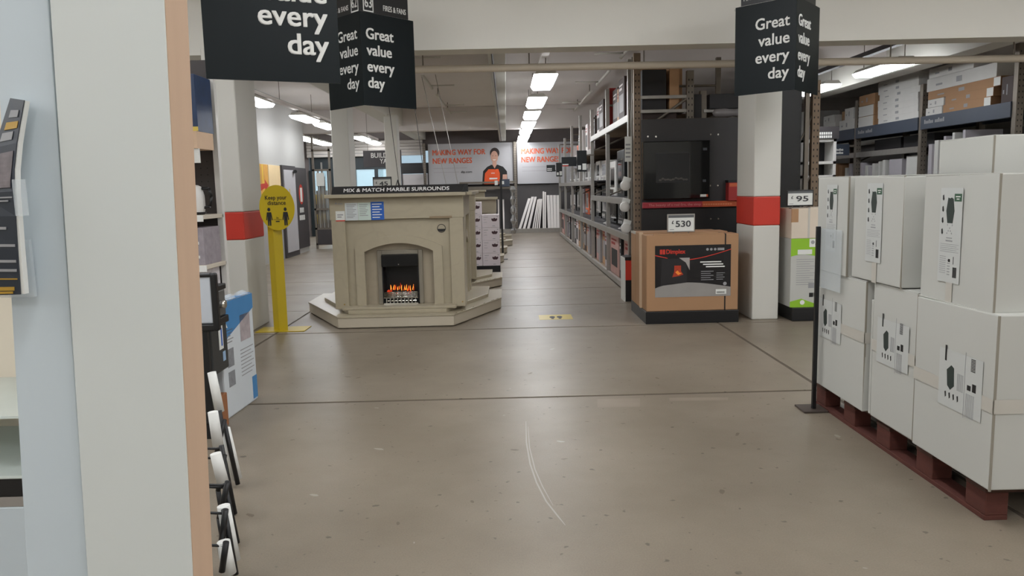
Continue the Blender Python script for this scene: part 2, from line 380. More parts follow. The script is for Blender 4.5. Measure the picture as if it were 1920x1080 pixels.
# only the battens that show in the photograph, plus the front hall's own ceiling rows above and behind the camera
lamprow(.56, [10.95, 13.55, 15.9, 18.25, 20.55, 22.95, 24.9], 2.88, 'white batten light over the central aisle', 'lights over the central aisle', .245)
lamprow(-4.15, [10.5, 13.2, 16.5, 18.4, 22.9, 24.9], 2.97, 'white batten light near the office wall', 'lights near the office wall', .135)
lamprow(-5.7, [21.4, 23.0, 24.7], 2.97, 'white batten light by the yard entrance', 'lights by the yard entrance', .583)
lamprow(5.4, [11.25, 13.6], 2.99, 'white batten light beside the high rack', 'lights beside the high rack', .563)
for X in (-6.6, -3.1, .3, 3.7, 7.1):
    lamprow(X, [-2.6, .2, 3.0, 5.8], 3.52, 'batten light on the high ceiling of the front hall', 'front hall ceiling lights', .583, LITH)

# ================================================================== HANGING SIGNS
def great(fr, W, Hh, align, par, rows=4):
    ws = {'Great': .33, 'value': .30, 'every': .325, 'day': .20}
    for i, s in enumerate(['Great', 'value', 'every', 'day']):
        y = Hh-.235-i*.148
        if align == 'R': text(par, s, fr, W-.055, y, .098, TXT, ws[s], 'R', .02)
        else: text(par, s, fr, .055, y, .098, TXT, ws[s], 'L', .02)
def vsign(nose, left, right, zb, hh, lab, num, lt, rt, aisle_left):
    n = Vector((*nose, 0)); t = thing('hanging_sign', lab, 'sign', (nose[0], nose[1], zb))
    for e, side in ((left, 'L'), (right, 'R')):
        d = Vector((e[0]-nose[0], e[1]-nose[1], 0)); W = d.length; d.normalize()
        if side == 'L': fr = Fr(-d*-W if False else d*W, -d, (0, 0, 1))
        else: fr = Fr((0, 0, 0), d, (0, 0, 1))
        k = rects(t, 'panel', fr, [(0, 0, W, hh)], SIGNB, .01, -.01)
        great(fr, W, hh, 'R' if side == 'L' else 'L', k)
        back = .035
        u = rects(t, 'aisle_board', fr, [(.04, hh+.01, W-.04, hh+.24)], BLACK, .008, -back)
        f2 = Fr(fr.o-fr.u.cross(fr.v)*(back-.008), fr.u, fr.v)
        if side == 'L':
            x1 = W-.05
            rects(u, 'number_frame', f2, [(x1-.13, hh+.02, x1-.12, hh+.185), (x1-.02, hh+.02, x1-.01, hh+.185), (x1-.13, hh+.015, x1-.01, hh+.027), (x1-.13, hh+.18, x1-.01, hh+.19)], TXT)
            if num[0]: text(u, num[0], f2, x1-.07, hh+.055, .085, TXT, .085, 'C', .015)
            text(u, lt, f2, x1-.17, hh+.05, .045, TXT, .30, 'R', .015)
        else:
            x0 = .06
            rects(u, 'number_frame', f2, [(x0, hh+.02, x0+.01, hh+.185), (x0+.11, hh+.02, x0+.12, hh+.185), (x0, hh+.015, x0+.12, hh+.027), (x0, hh+.18, x0+.12, hh+.19)], TXT)
            if num[1]: text(u, num[1], f2, x0+.06, hh+.055, .085, TXT, .085, 'C', .015)
            if rt: text(u, rt, f2, W-.07, hh+.05, .05, TXT, .28, 'R', .015)
    m = (Vector((left[0]-nose[0], left[1]-nose[1], 0))+Vector((right[0]-nose[0], right[1]-nose[1], 0)))*.5
    MB().tube((m.x, m.y, hh*.5), (m.x, m.y, ZN-zb), .02).build('hanging_pole', WHITE, t)
    MB().tube((m.x*.1, m.y*.12+.03, hh*.9), (m.x*.1, m.y*.12+.03, hh+.245), .022).build('corner_post', WHITE, t)
    MB().tube((0, .05, hh*.98), (m.x, m.y, hh*.98), .012).build('bracket', WHITE, t)
    MB().tube((left[0]-nose[0], left[1]-nose[1]+.02, hh*.98), (right[0]-nose[0], right[1]-nose[1]+.02, hh*.98), .012).build('bracket', WHITE, t)
    return t
ws_ = lambda px, py, Y: PY(px, py, Y)
a, b, c = PY(683, 197, 7.37), PY(619, 204, 7.78), PY(781, 203, 7.85)
vsign((a.x, a.y), (b.x, b.y), (c.x, c.y), a.z, .845, 'black value sign hung over the fireplaces below aisle numbers 62 and 63', ('62', '63'), 'FIRES & FANS', 'FIRES & FANS', True)
a, b, c = PY(1490, 168, 7.0), PY(1377, 182, 7.42), PY(1533, 180, 7.5)
vsign((a.x, a.y), (b.x, b.y), (c.x, c.y), a.z, .80, 'black value sign hung in front of the right red-banded column', (None, None), 'FIRES & FANS', None, False)
# big near sign
a, b = PY(387, 147, 4.5), PY(639, 157, 4.82)
d = Vector((b.x-a.x, b.y-a.y, 0)); W = d.length; d.normalize()
t = thing('hanging_sign', 'large black value sign hung nearest the wood-edged end panel', 'sign', (a.x, a.y, (a.z+b.z)/2))
fr = Fr((0, 0, 0), d, (0, 0, 1))
k = rects(t, 'panel', fr, [(0, 0, W, .9)], SIGNB, .012, -.012)
for s, px0, px1, py in (('value', 508, 620, 14), ('every', 500, 621, 57), ('day', 551, 624, 106)):
    sc = 4.72/1450
    text(k, s, fr, W-.06, (157-py)*sc-.005, .118, TXT, (px1-px0)*sc*1.02, 'R', .02)
text(k, 'Great', fr, W-.06, .66, .118, TXT, .4, 'R', .02)
MB().tube((d.x*W*.5, d.y*W*.5+.03, .8), (d.x*W*.5, d.y*W*.5+.03, ZN-a.z), .02).build('hanging_pole', WHITE, t)
# ================================================================== NEAR END PANEL (left foreground)
Y0 = 1.0
def post_between(name, label, tl, tr, bl, br_, Y, th, m):
    """a leaning upright whose front face passes through four sighted corner points, carried on to the floor"""
    A, B, C, D = PY(*tl, Y), PY(*tr, Y), PY(*bl, Y), PY(*br_, Y)
    def at(p, q, z): k = (z-q.z)/(p.z-q.z); return q+(p-q)*k
    x = [at(A, C, 0).x, at(B, D, 0).x, at(B, D, 2.3).x, at(A, C, 2.3).x]; o = Vector((x[1], Y, 0))
    t = thing(name, label, 'panel', o)
    MB().prism([(x[0]-o.x, 0), (0, 0), (x[2]-o.x, 2.3), (x[3]-o.x, 2.3)], (0, th, 0), (1, 0, 0), (0, 0, 1), th).build('panel', m, t, .0012)
    return t, x[2]-o.x
t, dx = post_between('end_panel', 'tall white end panel with raw beige wood edge in the left foreground', (93, 0), (307, 0), (164, 1080), (361, 1080), Y0, .062, PANELW)
MB().prism([(.002, 0), (.066, 0), (.066, 2.3), (.002, 2.3)], (0, 0, 0), (0, 1, 0), (0, 0, 1), .001)
b = MB().add([(0, .002, 0), (0, .066, 0), (dx, .072, 2.3), (dx, .002, 2.3), (.001, .002, 0), (.001, .066, 0), (dx+.001, .072, 2.3), (dx+.001, .002, 2.3)], [(0, 1, 2, 3), (7, 6, 5, 4), (0, 4, 5, 1), (1, 5, 6, 2), (2, 6, 7, 3), (3, 7, 4, 0)])
b.build('edge_strip', MDF, t)
t2, _ = post_between('end_panel', 'bluish white post with brochure stack left of the wood-edged panel', (-12, 0), (90, 0), (51, 1080), (166, 1080), Y0+.012, .045, PANELB)
# curved brochure stack hung on the bluish post
RE = [(46, 188), (38, 232), (30, 280), (25, 340), (28, 378), (32, 450), (37, 520), (39, 552)]
LE = [(20, 184), (3, 238), (-14, 290), (-30, 345), (-45, 380), (-62, 450), (-80, 520), (-88, 556)]
o_ = PY(30, 555, .98); br = thing('brochure_stack', 'dark curved brochure stack with clear tab hanging on the bluish post', 'brochure', o_)
YR = [.985, .982, .977, .972, .97, .971, .974, .976]; R_ = [PY(*p, YR[i])-o_ for i, p in enumerate(RE)]; L_ = [PY(*p, YR[i]+.018)-o_ for i, p in enumerate(LE)]
def sheet(name, m, u0, u1, v0, v1, off, th=.0008, n=8):
    """patch of the curved cover: u across (0 left .. 1 right), v down (0 top .. 1 bottom)"""
    def at(u, v):
        k = min(6, int(v*7)); f = v*7-k; a = L_[k].lerp(L_[k+1], f); b = R_[k].lerp(R_[k+1], f); return a.lerp(b, u)+Vector((0, -1, 0))*off
    vs = []; fs = []
    for i in range(n+1):
        v = v0+(v1-v0)*i/n; p, q = at(u0, v), at(u1, v); d = Vector((0, 1, 0))*th; vs += [p, q, q+d, p+d]
    for i in range(n):
        for j in range(4): fs.append((i*4+j, i*4+(j+1) % 4, i*4+4+(j+1) % 4, i*4+4+j))
    fs += [(3, 2, 1, 0), (n*4, n*4+1, n*4+2, n*4+3)]; return MB().add(vs, fs).build(name, m, br)
sheet('cover', mat('brochure_navy', (40, 46, 56), .4, var=.1), 0, 1, 0, 1, .001, .002)
sheet('pages', TXT, .02, 1.05, .002, .998, -.001, .009)
AMB = mat('amber_print', (176, 138, 44), .5)
for u0, u1, v0, v1, m in [(.3, .8, .06, .10, GTXT), (.25, .9, .125, .165, AMB), (.2, .75, .18, .225, GTXT), (.2, .92, .29, .47, mat('photo_print', (112, 104, 106), .5, var=.6, scale=60)), (.3, .95, .535, .545, GTXT), (.3, .85, .56, .57, GTXT), (.3, .8, .665, .675, GTXT), (.3, .97, .73, .74, GTXT), (.3, .97, .79, .80, GTXT), (.3, .97, .825, .835, GTXT), (.3, .97, .865, .875, AMB), (.3, .92, .935, .965, AMB), (.3, .9, .972, .99, AMB)]: sheet('print', m, u0, u1, v0, v1, .0018)
a, b = PY(29, 405, .968)-o_, PY(46, 336, .968)-o_
box('clear_tab', CLEAR, a.x, b.x, a.y, a.y+.002, a.z, b.z, br); box('holder', CLEAR, -.06, .012, .018, .024, -.004, .07, br)
# glass display cabinet seen behind the post
cb = thing('glass_cabinet', 'white display cabinet with glass shelves behind the bluish post', 'cabinet', (-1.40, 1.75, 0))
zz = lambda py, Y=1.75: PY(25, py, Y).z
box('back_panel', mat('cabinet_back', (226, 214, 196), .6), -.5, .36, .4, .42, .55, 1.9, cb); box('side_panel', PANELW, .36, .385, 0, .42, 0, 1.9, cb)
box('drawer_unit', PANELB, -.5, .36, 0, .42, 0, zz(950), cb, .004); box('ledge', mat('cabinet_grey', (146, 140, 134), .6), -.5, .36, 0.0, .4, zz(950), zz(932), cb)
box('dark_rail', BLACK, -.5, .36, .0, .4, zz(930), zz(899), cb); box('shelf_bottom', PANELW, -.5, .36, 0, .4, zz(898), zz(893), cb); box('glass_shelf', GLEDGE, -.5, .36, -.004, .4, zz(896), zz(891), cb); box('glass_shelf', GLEDGE, -.5, .36, .0, .4, zz(785), zz(780), cb)
fc = Fr((0, .398, 0)); z_ = zz(600, 2.15); rects(cb, 'info_card', fc, [(.1, z_-.03, .42, z_+.06)], LABELW, .001, .0); rects(cb, 'print', fc, [(.11, z_-.018+.014*i, .34, z_-.013+.014*i) for i in range(5)], GTXT, .001, .0015)

# ================================================================== PALLET AND WHITE BOXES
PX0, PX1, PYa, PYb = 2.0, 3.15, 3.12, 4.92
pl = thing('wooden_pallet', 'dark red stained wooden pallet under the white boxes', 'pallet', (PX0, PYa, 0))
Lx, Ly = PX1-PX0, PYb-PYa
for x in (0, Lx/2-.05, Lx-.1): box('bottom_board', PALW, x, x+.1, 0, Ly, 0, .022, pl, .003)
for yb in [i*(Ly-.145)/4 for i in range(5)]:
    for x in (0, Lx/2-.05, Lx-.1): box('block', PALW, x+.003, x+.1, yb, yb+.145, .022, .122, pl, .004)
    box('stringer_board', PALD, 0, Lx, yb, yb+.145, .122, .14, pl, .003)
for i in range(9): box('deck_board', PALD, i*Lx/9+.01, (i+1)*Lx/9-.01, 0, Ly, .14, .16, pl, .003)

def chim_label(par, fr, cx, cy, w, h, rot=False):
    """printed label: a dark hexagonal fire pit, a row of icons, lines of small print and a bar code"""
    def R(x0, y0, x1, y1):
        if rot: return (cx+(-h/2+y0*h), cy+(w/2-x1*w), cx+(-h/2+y1*h), cy+(w/2-x0*w))
        return (cx-w/2+x0*w, cy-h/2+y0*h, cx-w/2+x1*w, cy-h/2+y1*h)
    def Q(pts):
        if rot: return [(cx-h/2+(1-y)*h, cy-w/2+x*w) for x, y in pts]
        return [(cx-w/2+x*w, cy-h/2+y*h) for x, y in pts]
    lb = rects(par, 'label', fr, [R(0, 0, 1, 1)], LABELP, .0006, .0004)
    G1 = mat('dark_green_print', (44, 54, 50), .6)
    if not rot:
        poly(lb, 'product_picture', fr, Q([(.36, .90), (.44, .89), (.52, .90), (.60, .885), (.66, .76), (.60, .63), (.36, .63), (.29, .76)]), G1, .0006, .0012)
        rects(lb, 'brand_mark', fr, [R(.64, .86, .96, .94)], mat('green_print', (52, 84, 62), .6), .0006, .0012)
        rects(lb, 'brand_text', fr, [R(.70, .905, .90, .915), R(.74, .88, .86, .89)], TXT, .0004, .0018)
        for i in range(4): poly(lb, 'icon', fr, Q([(.10, .92-.12*i), (.15, .93-.12*i), (.18, .88-.12*i), (.14, .865-.12*i), (.1, .88-.12*i)]), BTXT, .0006, .0012)
        rects(lb, 'picture_base', fr, [R(.34, .515, .37, .53), R(.4, .54, .43, .555), R(.46, .57, .49, .585), R(.55, .515, .58, .53), R(.50, .54, .53, .555), R(.36, .60, .38, .62), R(.58, .60, .6, .62)], GTXT, .0006, .0012)
        rects(lb, 'small_print', fr, [R(.34, .468, .60, .478), R(.32, .435, .62, .45)]+[R(.08, .405-.02*i, .92-.1*(i % 2), .409-.02*i) for i in range(5)]+[R(.08, .27-.022*i, .36, .275-.022*i) for i in range(9)]+[R(.44, .08+.03*i, .56, .09+.03*i) for i in range(6)], GTXT, .0006, .0012)
        rects(lb, 'bar_code', fr, [R(.70+.02*i, .06, .71+.02*i, .17) for i in range(9)]+[R(.48, .22, .56, .25), R(.70, .20, .72, .28)], BTXT, .0006, .0012)
    else:
        poly(lb, 'product_picture', fr, [(cx-.38*w, cy+.12*h), (cx-.25*w, cy+.2*h), (cx-.17*w, cy+.17*h), (cx-.15*w, cy-.08*h), (cx-.26*w, cy-.15*h), (cx-.35*w, cy-.1*h)], G1, .0006, .0012)
        rects(lb, 'brand_mark', fr, [(cx-.45*w, cy+.24*h, cx-.40*w, cy+.46*h)], BTXT, .0006, .0012)
        for i in range(4): poly(lb, 'icon', fr, [(cx-(.42-.12*i)*w, cy-.20*h), (cx-(.38-.12*i)*w, cy-.19*h), (cx-(.37-.12*i)*w, cy-.26*h), (cx-(.40-.12*i)*w, cy-.28*h)], BTXT, .0006, .0012)
        rects(lb, 'small_print', fr, [(cx+(-.06+.03*i)*w, cy-.12*h, cx+(-.05+.03*i)*w, cy+.12*h) for i in range(6)]+[(cx+(.2+.03*i)*w, cy-.42*h, cx+(.21+.03*i)*w, cy-.1*h) for i in range(8)]+[(cx+.14*w, cy-.45*h, cx+.15*w, cy+.45*h)], GTXT, .0006, .0012)
        rects(lb, 'bar_code', fr, [(cx+.3*w, cy+(.22+.02*i)*h, cx+.42*w, cy+(.23+.02*i)*h) for i in range(9)]+[(cx+.22*w, cy-.05*h, cx+.32*w, cy+.02*h), (cx+.36*w, cy-.05*h, cx+.46*w, cy+.06*h)], BTXT, .0006, .0012)
def white_box(x0, x1, y0, y1, z0, z1, lab, grp, label=None, rot=False, rz=0, tape_h=0, vtape=0):
    t = thing('white_carton', lab, 'box', ((x0+x1)/2, (y0+y1)/2, z0), rz, grp); hx, hy, hz = (x1-x0)/2, (y1-y0)/2, z1-z0
    MB().box(-hx, hx, -hy, hy, 0, hz, .004).build('carton', BOXW, t, .006)
    # seams: corner joint and flap lines
    MB().box(-hx-.001, -hx+.008, -hy-.002, -hy+.004, 0, hz).build('corner_seam', BOXE, t)
    frl = Fr((-hx-.004, hy, 0), (0, -1, 0), (0, 0, 1)); frf = Fr((-hx, -hy-.004, 0))
    if tape_h: rects(t, 'tape', frl, [(0, tape_h-.03, 2*hy, tape_h+.03)], TAPE, .0006); rects(t, 'tape', frf, [(0, tape_h-.03, .12, tape_h+.03)], TAPE, .0006)
    if vtape: rects(t, 'tape', frl, [(vtape-.025, 0, vtape+.025, .12)], TAPE, .0006)
    box('top_flap', BOXW, -hx+.002, hx-.002, -hy+.002, -.004, hz-.001, hz+.003, t); box('top_flap', BOXW, -hx+.002, hx-.002, .004, hy-.002, hz-.001, hz+.003, t)
    if label: chim_label(t, frl, *label, rot=rot)
    return t
GB = 'white fire pit cartons on the pallet'
ZB, ZM, ZT = .16, .895, 1.462
# upper row
white_box(1.975, 2.53, 3.10, 3.665, ZM, ZT, 'white upright carton on top row of the pallet, at its open end', GB, (.24, .30, .17, .42), vtape=.25)
white_box(1.97, 2.50, 3.845, 4.385, ZM+.005, ZT+.004, 'white upright carton in the middle of the pallet top row', GB, (.25, .32, .17, .42), rz=.01, vtape=.27)
white_box(1.96, 2.50, 4.43, 4.87, ZM, ZT+.008, 'white upright carton on the pallet top row behind the black post', GB, (.22, .33, .15, .40), rz=-.01)
# lower row
white_box(1.965, 2.53, 3.045, 3.66, ZB, ZM, 'white carton with sideways label in the pallet bottom row, at its open end', GB, (.38, .40, .26, .32), True, tape_h=.36)
white_box(1.985, 2.52, 3.70, 4.14, ZB, ZM, 'white carton with sideways label in the middle of the pallet bottom row', GB, (.22, .44, .24, .32), True, rz=.012, tape_h=.40)
white_box(1.97, 2.50, 4.20, 4.86, ZB, ZM, 'white carton with sideways label in the pallet bottom row behind the black post', GB, (.2, .44, .24, .32), True, tape_h=.42)
# inner column
white_box(2.56, 3.10, 3.13, 3.72, ZB, ZM, 'plain white carton in the inner bottom row of the pallet', 'inner cartons of the pallet')
white_box(2.56, 3.10, 3.16, 3.76, ZM, ZT, 'plain white carton in the inner upper row of the pallet', 'inner cartons of the pallet')
white_box(2.56, 3.10, 4.05, 4.65, ZB, ZM, 'plain white carton in the inner bottom row of the pallet', 'inner cartons of the pallet')
white_box(2.56, 3.12, 4.09, 4.60, ZM, 1.665, 'tall white carton standing highest on the pallet behind the labelled row', None)
# loose flaps showing between the lower boxes
for y, zt, hl in ((4.165, .80, 'taller'), (3.68, .55, 'shorter')):
    tag(cbox('card_divider', BOXW, 1.99, 2.4, y-.012, y+.012, ZB, zt), hl+' thin white card sheet wedged between the bottom cartons', 'card', 'card sheets between cartons')
# black post with clear sleeve at the pallet corner
ps = thing('sign_post', 'thin black post with clear plastic sleeve at the pallet corner', 'post', (1.93, 4.78, 0))
box('post', BLACK, -.012, .012, -.012, .012, .0, 1.17, ps, .002); box('foot_plate', mat('dark_plate', (72, 62, 56), .6), -.085, .068, -.07, .1, 0, .012, ps, .003)
box('clear_sleeve', CLEAR, .014, .018, -.30, .005, .80, 1.16, ps); rects(ps, 'sleeve_edge', Fr((.012, 0, 0), (0, -1, 0)), [(0, .795, .31, .802)], CLEAR)

# ================================================================== FIREPLACES
def make_surround(name, label, loc, rz, W=1.45, group=None, hole=None):
    t = thing(name, label, 'fireplace', loc, rz, group); h = W/2
    zt = 1.21
    box('mantel_shelf', CREAM, -h-.02, h+.02, -.09, .30, zt, zt+.04, t, .006)
    box('frieze', CREAM, -h+.01, h-.01, 0, .28, zt-.235, zt, t, .004)
    s = .15
    for sg in (-1, 1):
        x0, x1 = (-h+.02, -h+.02+s) if sg < 0 else (h-.02-s, h-.02)
        box('pilaster', CREAM, x0, x1, 0, .28, 0, zt-.235, t, .005)
    hi = h-.02-s; zi = zt-.235
    # inner panel with arched opening
    ow, sp, pk = .37*W/1.45, .62, .71
    def arch(w, zs, zp, n=17):
        return [(-w+2*w*i/(n-1), zs+(zp-zs)*(1-(2*i/(n-1)-1)**2)) for i in range(n)]
    b = MB(); a = arch(ow, sp, pk)
    for i in range(len(a)-1):
        b.prism([a[i], a[i+1], (a[i+1][0], zi), (a[i][0], zi)], (0, .06, 0), (1, 0, 0), (0, 0, 1), .02)
    for sg in (-1, 1):
        x0, x1 = (-hi, -ow) if sg < 0 else (ow, hi)
        b.prism([(x0, 0), (x1, 0), (x1, zi), (x0, zi)], (0, .06, 0), (1, 0, 0), (0, 0, 1), .02)
    b.build('arch_panel', CREAM, t)
    # raised moulding following the arch
    b = MB(); o = arch(ow+.10, sp+.05, pk+.085); a2 = arch(ow, sp, pk)
    for i in range(len(a)-1): b.prism([a2[i], a2[i+1], o[i+1], o[i]], (0, .04, 0), (1, 0, 0), (0, 0, 1), .028)
    for sg in (-1, 1):
        xs = [(-ow-.10, 0), (-ow, 0), (-ow, sp), (-ow-.10, sp+.05)] if sg < 0 else [(ow, 0), (ow+.10, 0), (ow+.10, sp+.05), (ow, sp)]
        b.prism(xs, (0, .04, 0), (1, 0, 0), (0, 0, 1), .028)
    b.build('arch_moulding', CREAM, t)
    BM = marble_material('beige_marble', (176, 164, 143)) if 'beige_marble' not in MATS else MATS['beige_marble']
    if hole:
        box('back_panel', BM, -hi, hole[0], .12, .16, 0, zi, t); box('back_panel', BM, hole[1], hi, .12, .16, 0, zi, t); box('back_panel', BM, hole[0], hole[1], .12, .16, hole[2], zi, t)
    else: box('back_panel', BM, -hi, hi, .12, .16, 0, zi, t)
    b = MB()
    for i in range(len(a)-1): b.prism([a[i], a[i+1], (a[i+1][0], a[i+1][1]+.01), (a[i][0], a[i][1]+.01)], (0, .13, 0), (1, 0, 0), (0, 0, 1), .07)
    b.build('arch_soffit', CREAM, t)
    return t
def plinth(x0, x1, f0, f1, yf, ym, yb, lab, group=None):
    t = thing('display_plinth', lab, 'plinth', ((f0+f1)/2, yf, 0), 0, group); cx = (f0+f1)/2
    P = [(f0-cx, 0), (f1-cx, 0), (x1-cx, ym-yf), (x1-cx, yb-yf), (x0-cx, yb-yf), (x0-cx, ym-yf)]
    e = [(x*.965, y*.98+.035) for x, y in P]
    MB().prism(e, (0, 0, 0), (1, 0, 0), (0, 1, 0), .012).build('kick_board', PLINTH, t)
    MB().prism(P, (0, 0, .012), (1, 0, 0), (0, 1, 0), .105).build('base', PLINTH, t, .004)
    Q = [(x*1.008, y-.006 if y < .01 else y) for x, y in P]
    MB().prism(Q, (0, 0, .117), (1, 0, 0), (0, 1, 0), .018).build('top_slab', CREAM, t, .003)
    R = [(x*.86, .14+y*.95) for x, y in P]
    MB().prism(R, (0, 0, .135), (1, 0, 0), (0, 1, 0), .04).build('upper_step', CREAM, t, .004)
    # worn dark chips on the slab edge
    for k in range(9):
        u = random.random(); x = (f1-cx)+(x1-f1)*u*1.01; y = (ym-yf)*u
        MB().prism([(x-.02, y-.035), (x+.004, y+.01), (x+.002, y+.05), (x-.006, y+.02)], (0, 0, .1345), (1, 0, 0), (0, 1, 0), .0012).build('edge_chip', mat('bare_board', (110, 92, 70), .9), t)
    return t
plinth(-2.42, -.09, -1.82, -.585, 8.14, 9.32, 10.1, 'cream two-step angled plinth under the marble surround with the lit fire')
HZ = .175
sur = make_surround('fireplace_surround', 'cream marble arched fireplace surround with the lit electric fire', (-1.185, 8.42, HZ), 0, 1.47, None, (-.198, .198, .578))
box('hearth_slab', CREAM, -.62, .62, -.12, .30, -.0, .03, sur, .006)
# cards, plate, round sticker on the surround
ff = Fr((0, -.0005, 0))
def fx(px): return PY(px, 395, 8.42).x+1.185
def fz(py, px=720): return PY(px, py, 8.42).z-HZ
def card(x0, x1, y0, y1, m, nm):
    return rects(sur, nm, ff, [(fx(x0), fz(y1), fx(x1), fz(y0))], m, .002)
card(647, 671, 379, 412, mat('card_pale', (206, 212, 212), .35), 'info_card'); card(671.5, 695, 379, 412, mat('card_mint', (200, 214, 206), .35), 'info_card'); card(695.5, 720, 378, 412, BLUEP, 'blue_card'); card(629, 646, 394, 412, LABELW, 'price_card')
rects(sur, 'price_card_edge', ff, [(fx(629), fz(413), fx(646), fz(411))], RED, .0025)
rects(sur, 'print', ff, [(fx(632), fz(402), fx(643), fz(400)), (fx(632), fz(406), fx(640), fz(404)), (fx(629), fz(381), fx(632), fz(378)), (fx(634), fz(381), fx(643), fz(379.6))]+[(fx(650), fz(383.2+3*i), fx(668-3*(i % 3)), fz(382+3*i)) for i in range(9)]+[(fx(674), fz(383.2+3.4*i), fx(690-2*(i % 3)), fz(382+3.4*i)) for i in range(7)], GTXT, .001, .002)
rects(sur, 'print', ff, [(fx(698), fz(383+5*i), fx(716-4*(i % 2)), fz(381.4+5*i)) for i in range(6)], TXT, .001, .002)
rects(sur, 'name_plate', ff, [(fx(805), fz(411.5), fx(847), fz(407.5))], mat('bronze_plate', (140, 122, 96), .4), .004)
fa = Fr((0, .039, 0)); cx, cz = fx(826), fz(431)
b = MB()
for i in range(28):
    a0, a1 = i*math.tau/28, (i+1)*math.tau/28
    b.prism([(cx+.040*math.cos(a0), cz+.040*math.sin(a0)), (cx+.047*math.cos(a0), cz+.047*math.sin(a0)), (cx+.047*math.cos(a1), cz+.047*math.sin(a1)), (cx+.040*math.cos(a1), cz+.040*math.sin(a1))], (0, .0395, 0), (1, 0, 0), (0, 0, 1), .002)
b.build('round_sticker', BTXT, sur); poly(sur, 'sticker_base', Fr((0, .0395, 0)), ell(cx, cz-.006, .040, .03, 14, math.pi, 2*math.pi), BTXT, .002)
for px in (637, 862): MB().tube((fx(px), 0.005, .05), (fx(px), -.004, .05), .008).build('cap', mat('brass', (170, 140, 80), .3, .8), sur)
# electric fire
ef = thing('electric_fire', 'black and chrome inset electric fire with glowing orange flames', 'fire', (-1.185, 8.50, HZ+.03))
b = MB()
for q in [(-.25, 0, -.20, .60), (.20, 0, .25, .60), (-.20, .55, .20, .60)]: b.prism([(q[0], q[1]), (q[2], q[1]), (q[2], q[3]), (q[0], q[3])], (0, .035, 0), (1, 0, 0), (0, 0, 1), .03)
b.build('trim_frame', BRUSH, ef, .006)
b = MB(); b.box(-.2, -.19, .0, .2, 0, .55); b.box(.19, .2, .0, .2, 0, .55); b.box(-.2, .2, .19, .2, 0, .55); b.box(-.2, .2, 0, .2, .54, .55); b.box(-.2, .2, 0, .2, 0, .02); b.build('firebox', BLACK, ef)
MB().prism([(-.2, .42), (.2, .42), (.2, .55), (-.2, .55)], (0, -.01, 0), (1, 0, 0), (0, 0, 1), .03).build('hood', mat('hood_black', (14, 14, 15), .25), ef, .006)
MB().tube((-.01, -.04, .445), (-.01, -.046, .445), .006).build('badge', CHROME, ef)
# flames and coals
FL = [mat('flame_orange', (255, 106, 24), .6, emit=.5), mat('flame_red', (200, 50, 14), .6, emit=.35), mat('flame_yellow', (255, 160, 60), .6, emit=.9)]
for k in range(17):
    x = -.13+k*.0165+random.uniform(-.006, .006); hh = random.choice([.05, .07, .09, .06, .11 if k in (4, 7) else .07]); wd = random.uniform(.003, .007); zb = .135
    b = MB(); vs = []
    for i in range(6):
        s = i/5; r = wd*math.sin(math.pi*(.18+.82*s))**.8 if s < 1 else .0006; sway = .006*math.sin(k*2+s*3)
        for j in range(6): vs.append((x+sway+r*math.cos(j*math.tau/6), .10+.015*math.sin(k*3)+r*.5*math.sin(j*math.tau/6), zb+hh*s))
    b.add(vs, [(i*6+j, i*6+(j+1) % 6, i*6+6+(j+1) % 6, i*6+6+j) for i in range(5) for j in range(6)]); b.build('flame', FL[k % 3 if k % 5 else 2], ef, smooth=True)
COAL = mat('coal', (30, 24, 22), .9, var=.4, scale=40, bump=.5); EMB = mat('ember', (190, 50, 16), .8, var=.5, scale=30, emit=.5)
for k in range(26):
    x, y, r = random.uniform(-.15, .15), random.uniform(.03, .15), random.uniform(.014, .026)
    bm = bmesh.new(); bmesh.ops.create_icosphere(bm, subdivisions=1, radius=r)
    for v in bm.verts: v.co *= random.uniform(.75, 1.2)
    me = bpy.data.meshes.new('coal'); bm.to_mesh(me); bm.free(); me.materials.append(EMB if k % 4 == 0 else COAL)
    o = bpy.data.objects.new('coal', me); COL.objects.link(o); o.parent = ef; o.location = (x, y, .115+random.uniform(0, .02))
box('coal_tray', BLACK, -.18, .18, .0, .17, .03, .105, ef)
for i in range(4): MB().tube((-.185, -.02, .085+i*.016), (.185, -.02, .085+i*.016), .0055, n=8).build('fret_bar', CHROME, ef, smooth=True)
fr_ = MB()
for i in range(9): 
    x = -.16+i*.04; fr_.tube((x, -.02, .01), (x, -.02, .072), .009, .004, 8)
    fr_.lathe([(.002, -.014), (.012, -.006), (.014, 0), (.012, .006), (.002, .014)], (x+.02 if i < 8 else x, -.022, .04), 8)
fr_.box(-.19, .19, -.035, -.01, 0, .016); fr_.box(-.19, .19, -.03, -.012, .068, .078); fr_.build('ash_pan_fret', CHROME, ef, smooth=False)
# topper sign on the mantel
a = PY(622, 369, 8.36); b_ = PY(886, 366, 8.36)
tp = thing('mantel_sign', 'long black marble surrounds sign lying along the mantel front', 'sign', (-1.118, 8.36, HZ+1.25))
tw = .745
MB().prism([(-.03, 0), (.06, 0), (.03, .085)], (-tw, 0, 0), (0, 1, 0), (0, 0, 1), tw*2-.03).build('wedge', mat('sign_soft_black', (36, 35, 36), .4), tp, .003)
MB().prism([(0, 0), (.075, 0), (.037, .085)], (tw-.10, -.033, 0), (1, 0, 0), (0, 0, 1), .004).build('end_wedge', BLACK, tp)
sl = Vector((0, .06, .085)).normalized(); ft = Fr((0, -.031, 0), (1, 0, 0), sl)
text(tp, 'MIX & MATCH MARBLE SURROUNDS', ft, -tw+.13, .026, .046, TXT, 1.13, 'L', .018, .002)
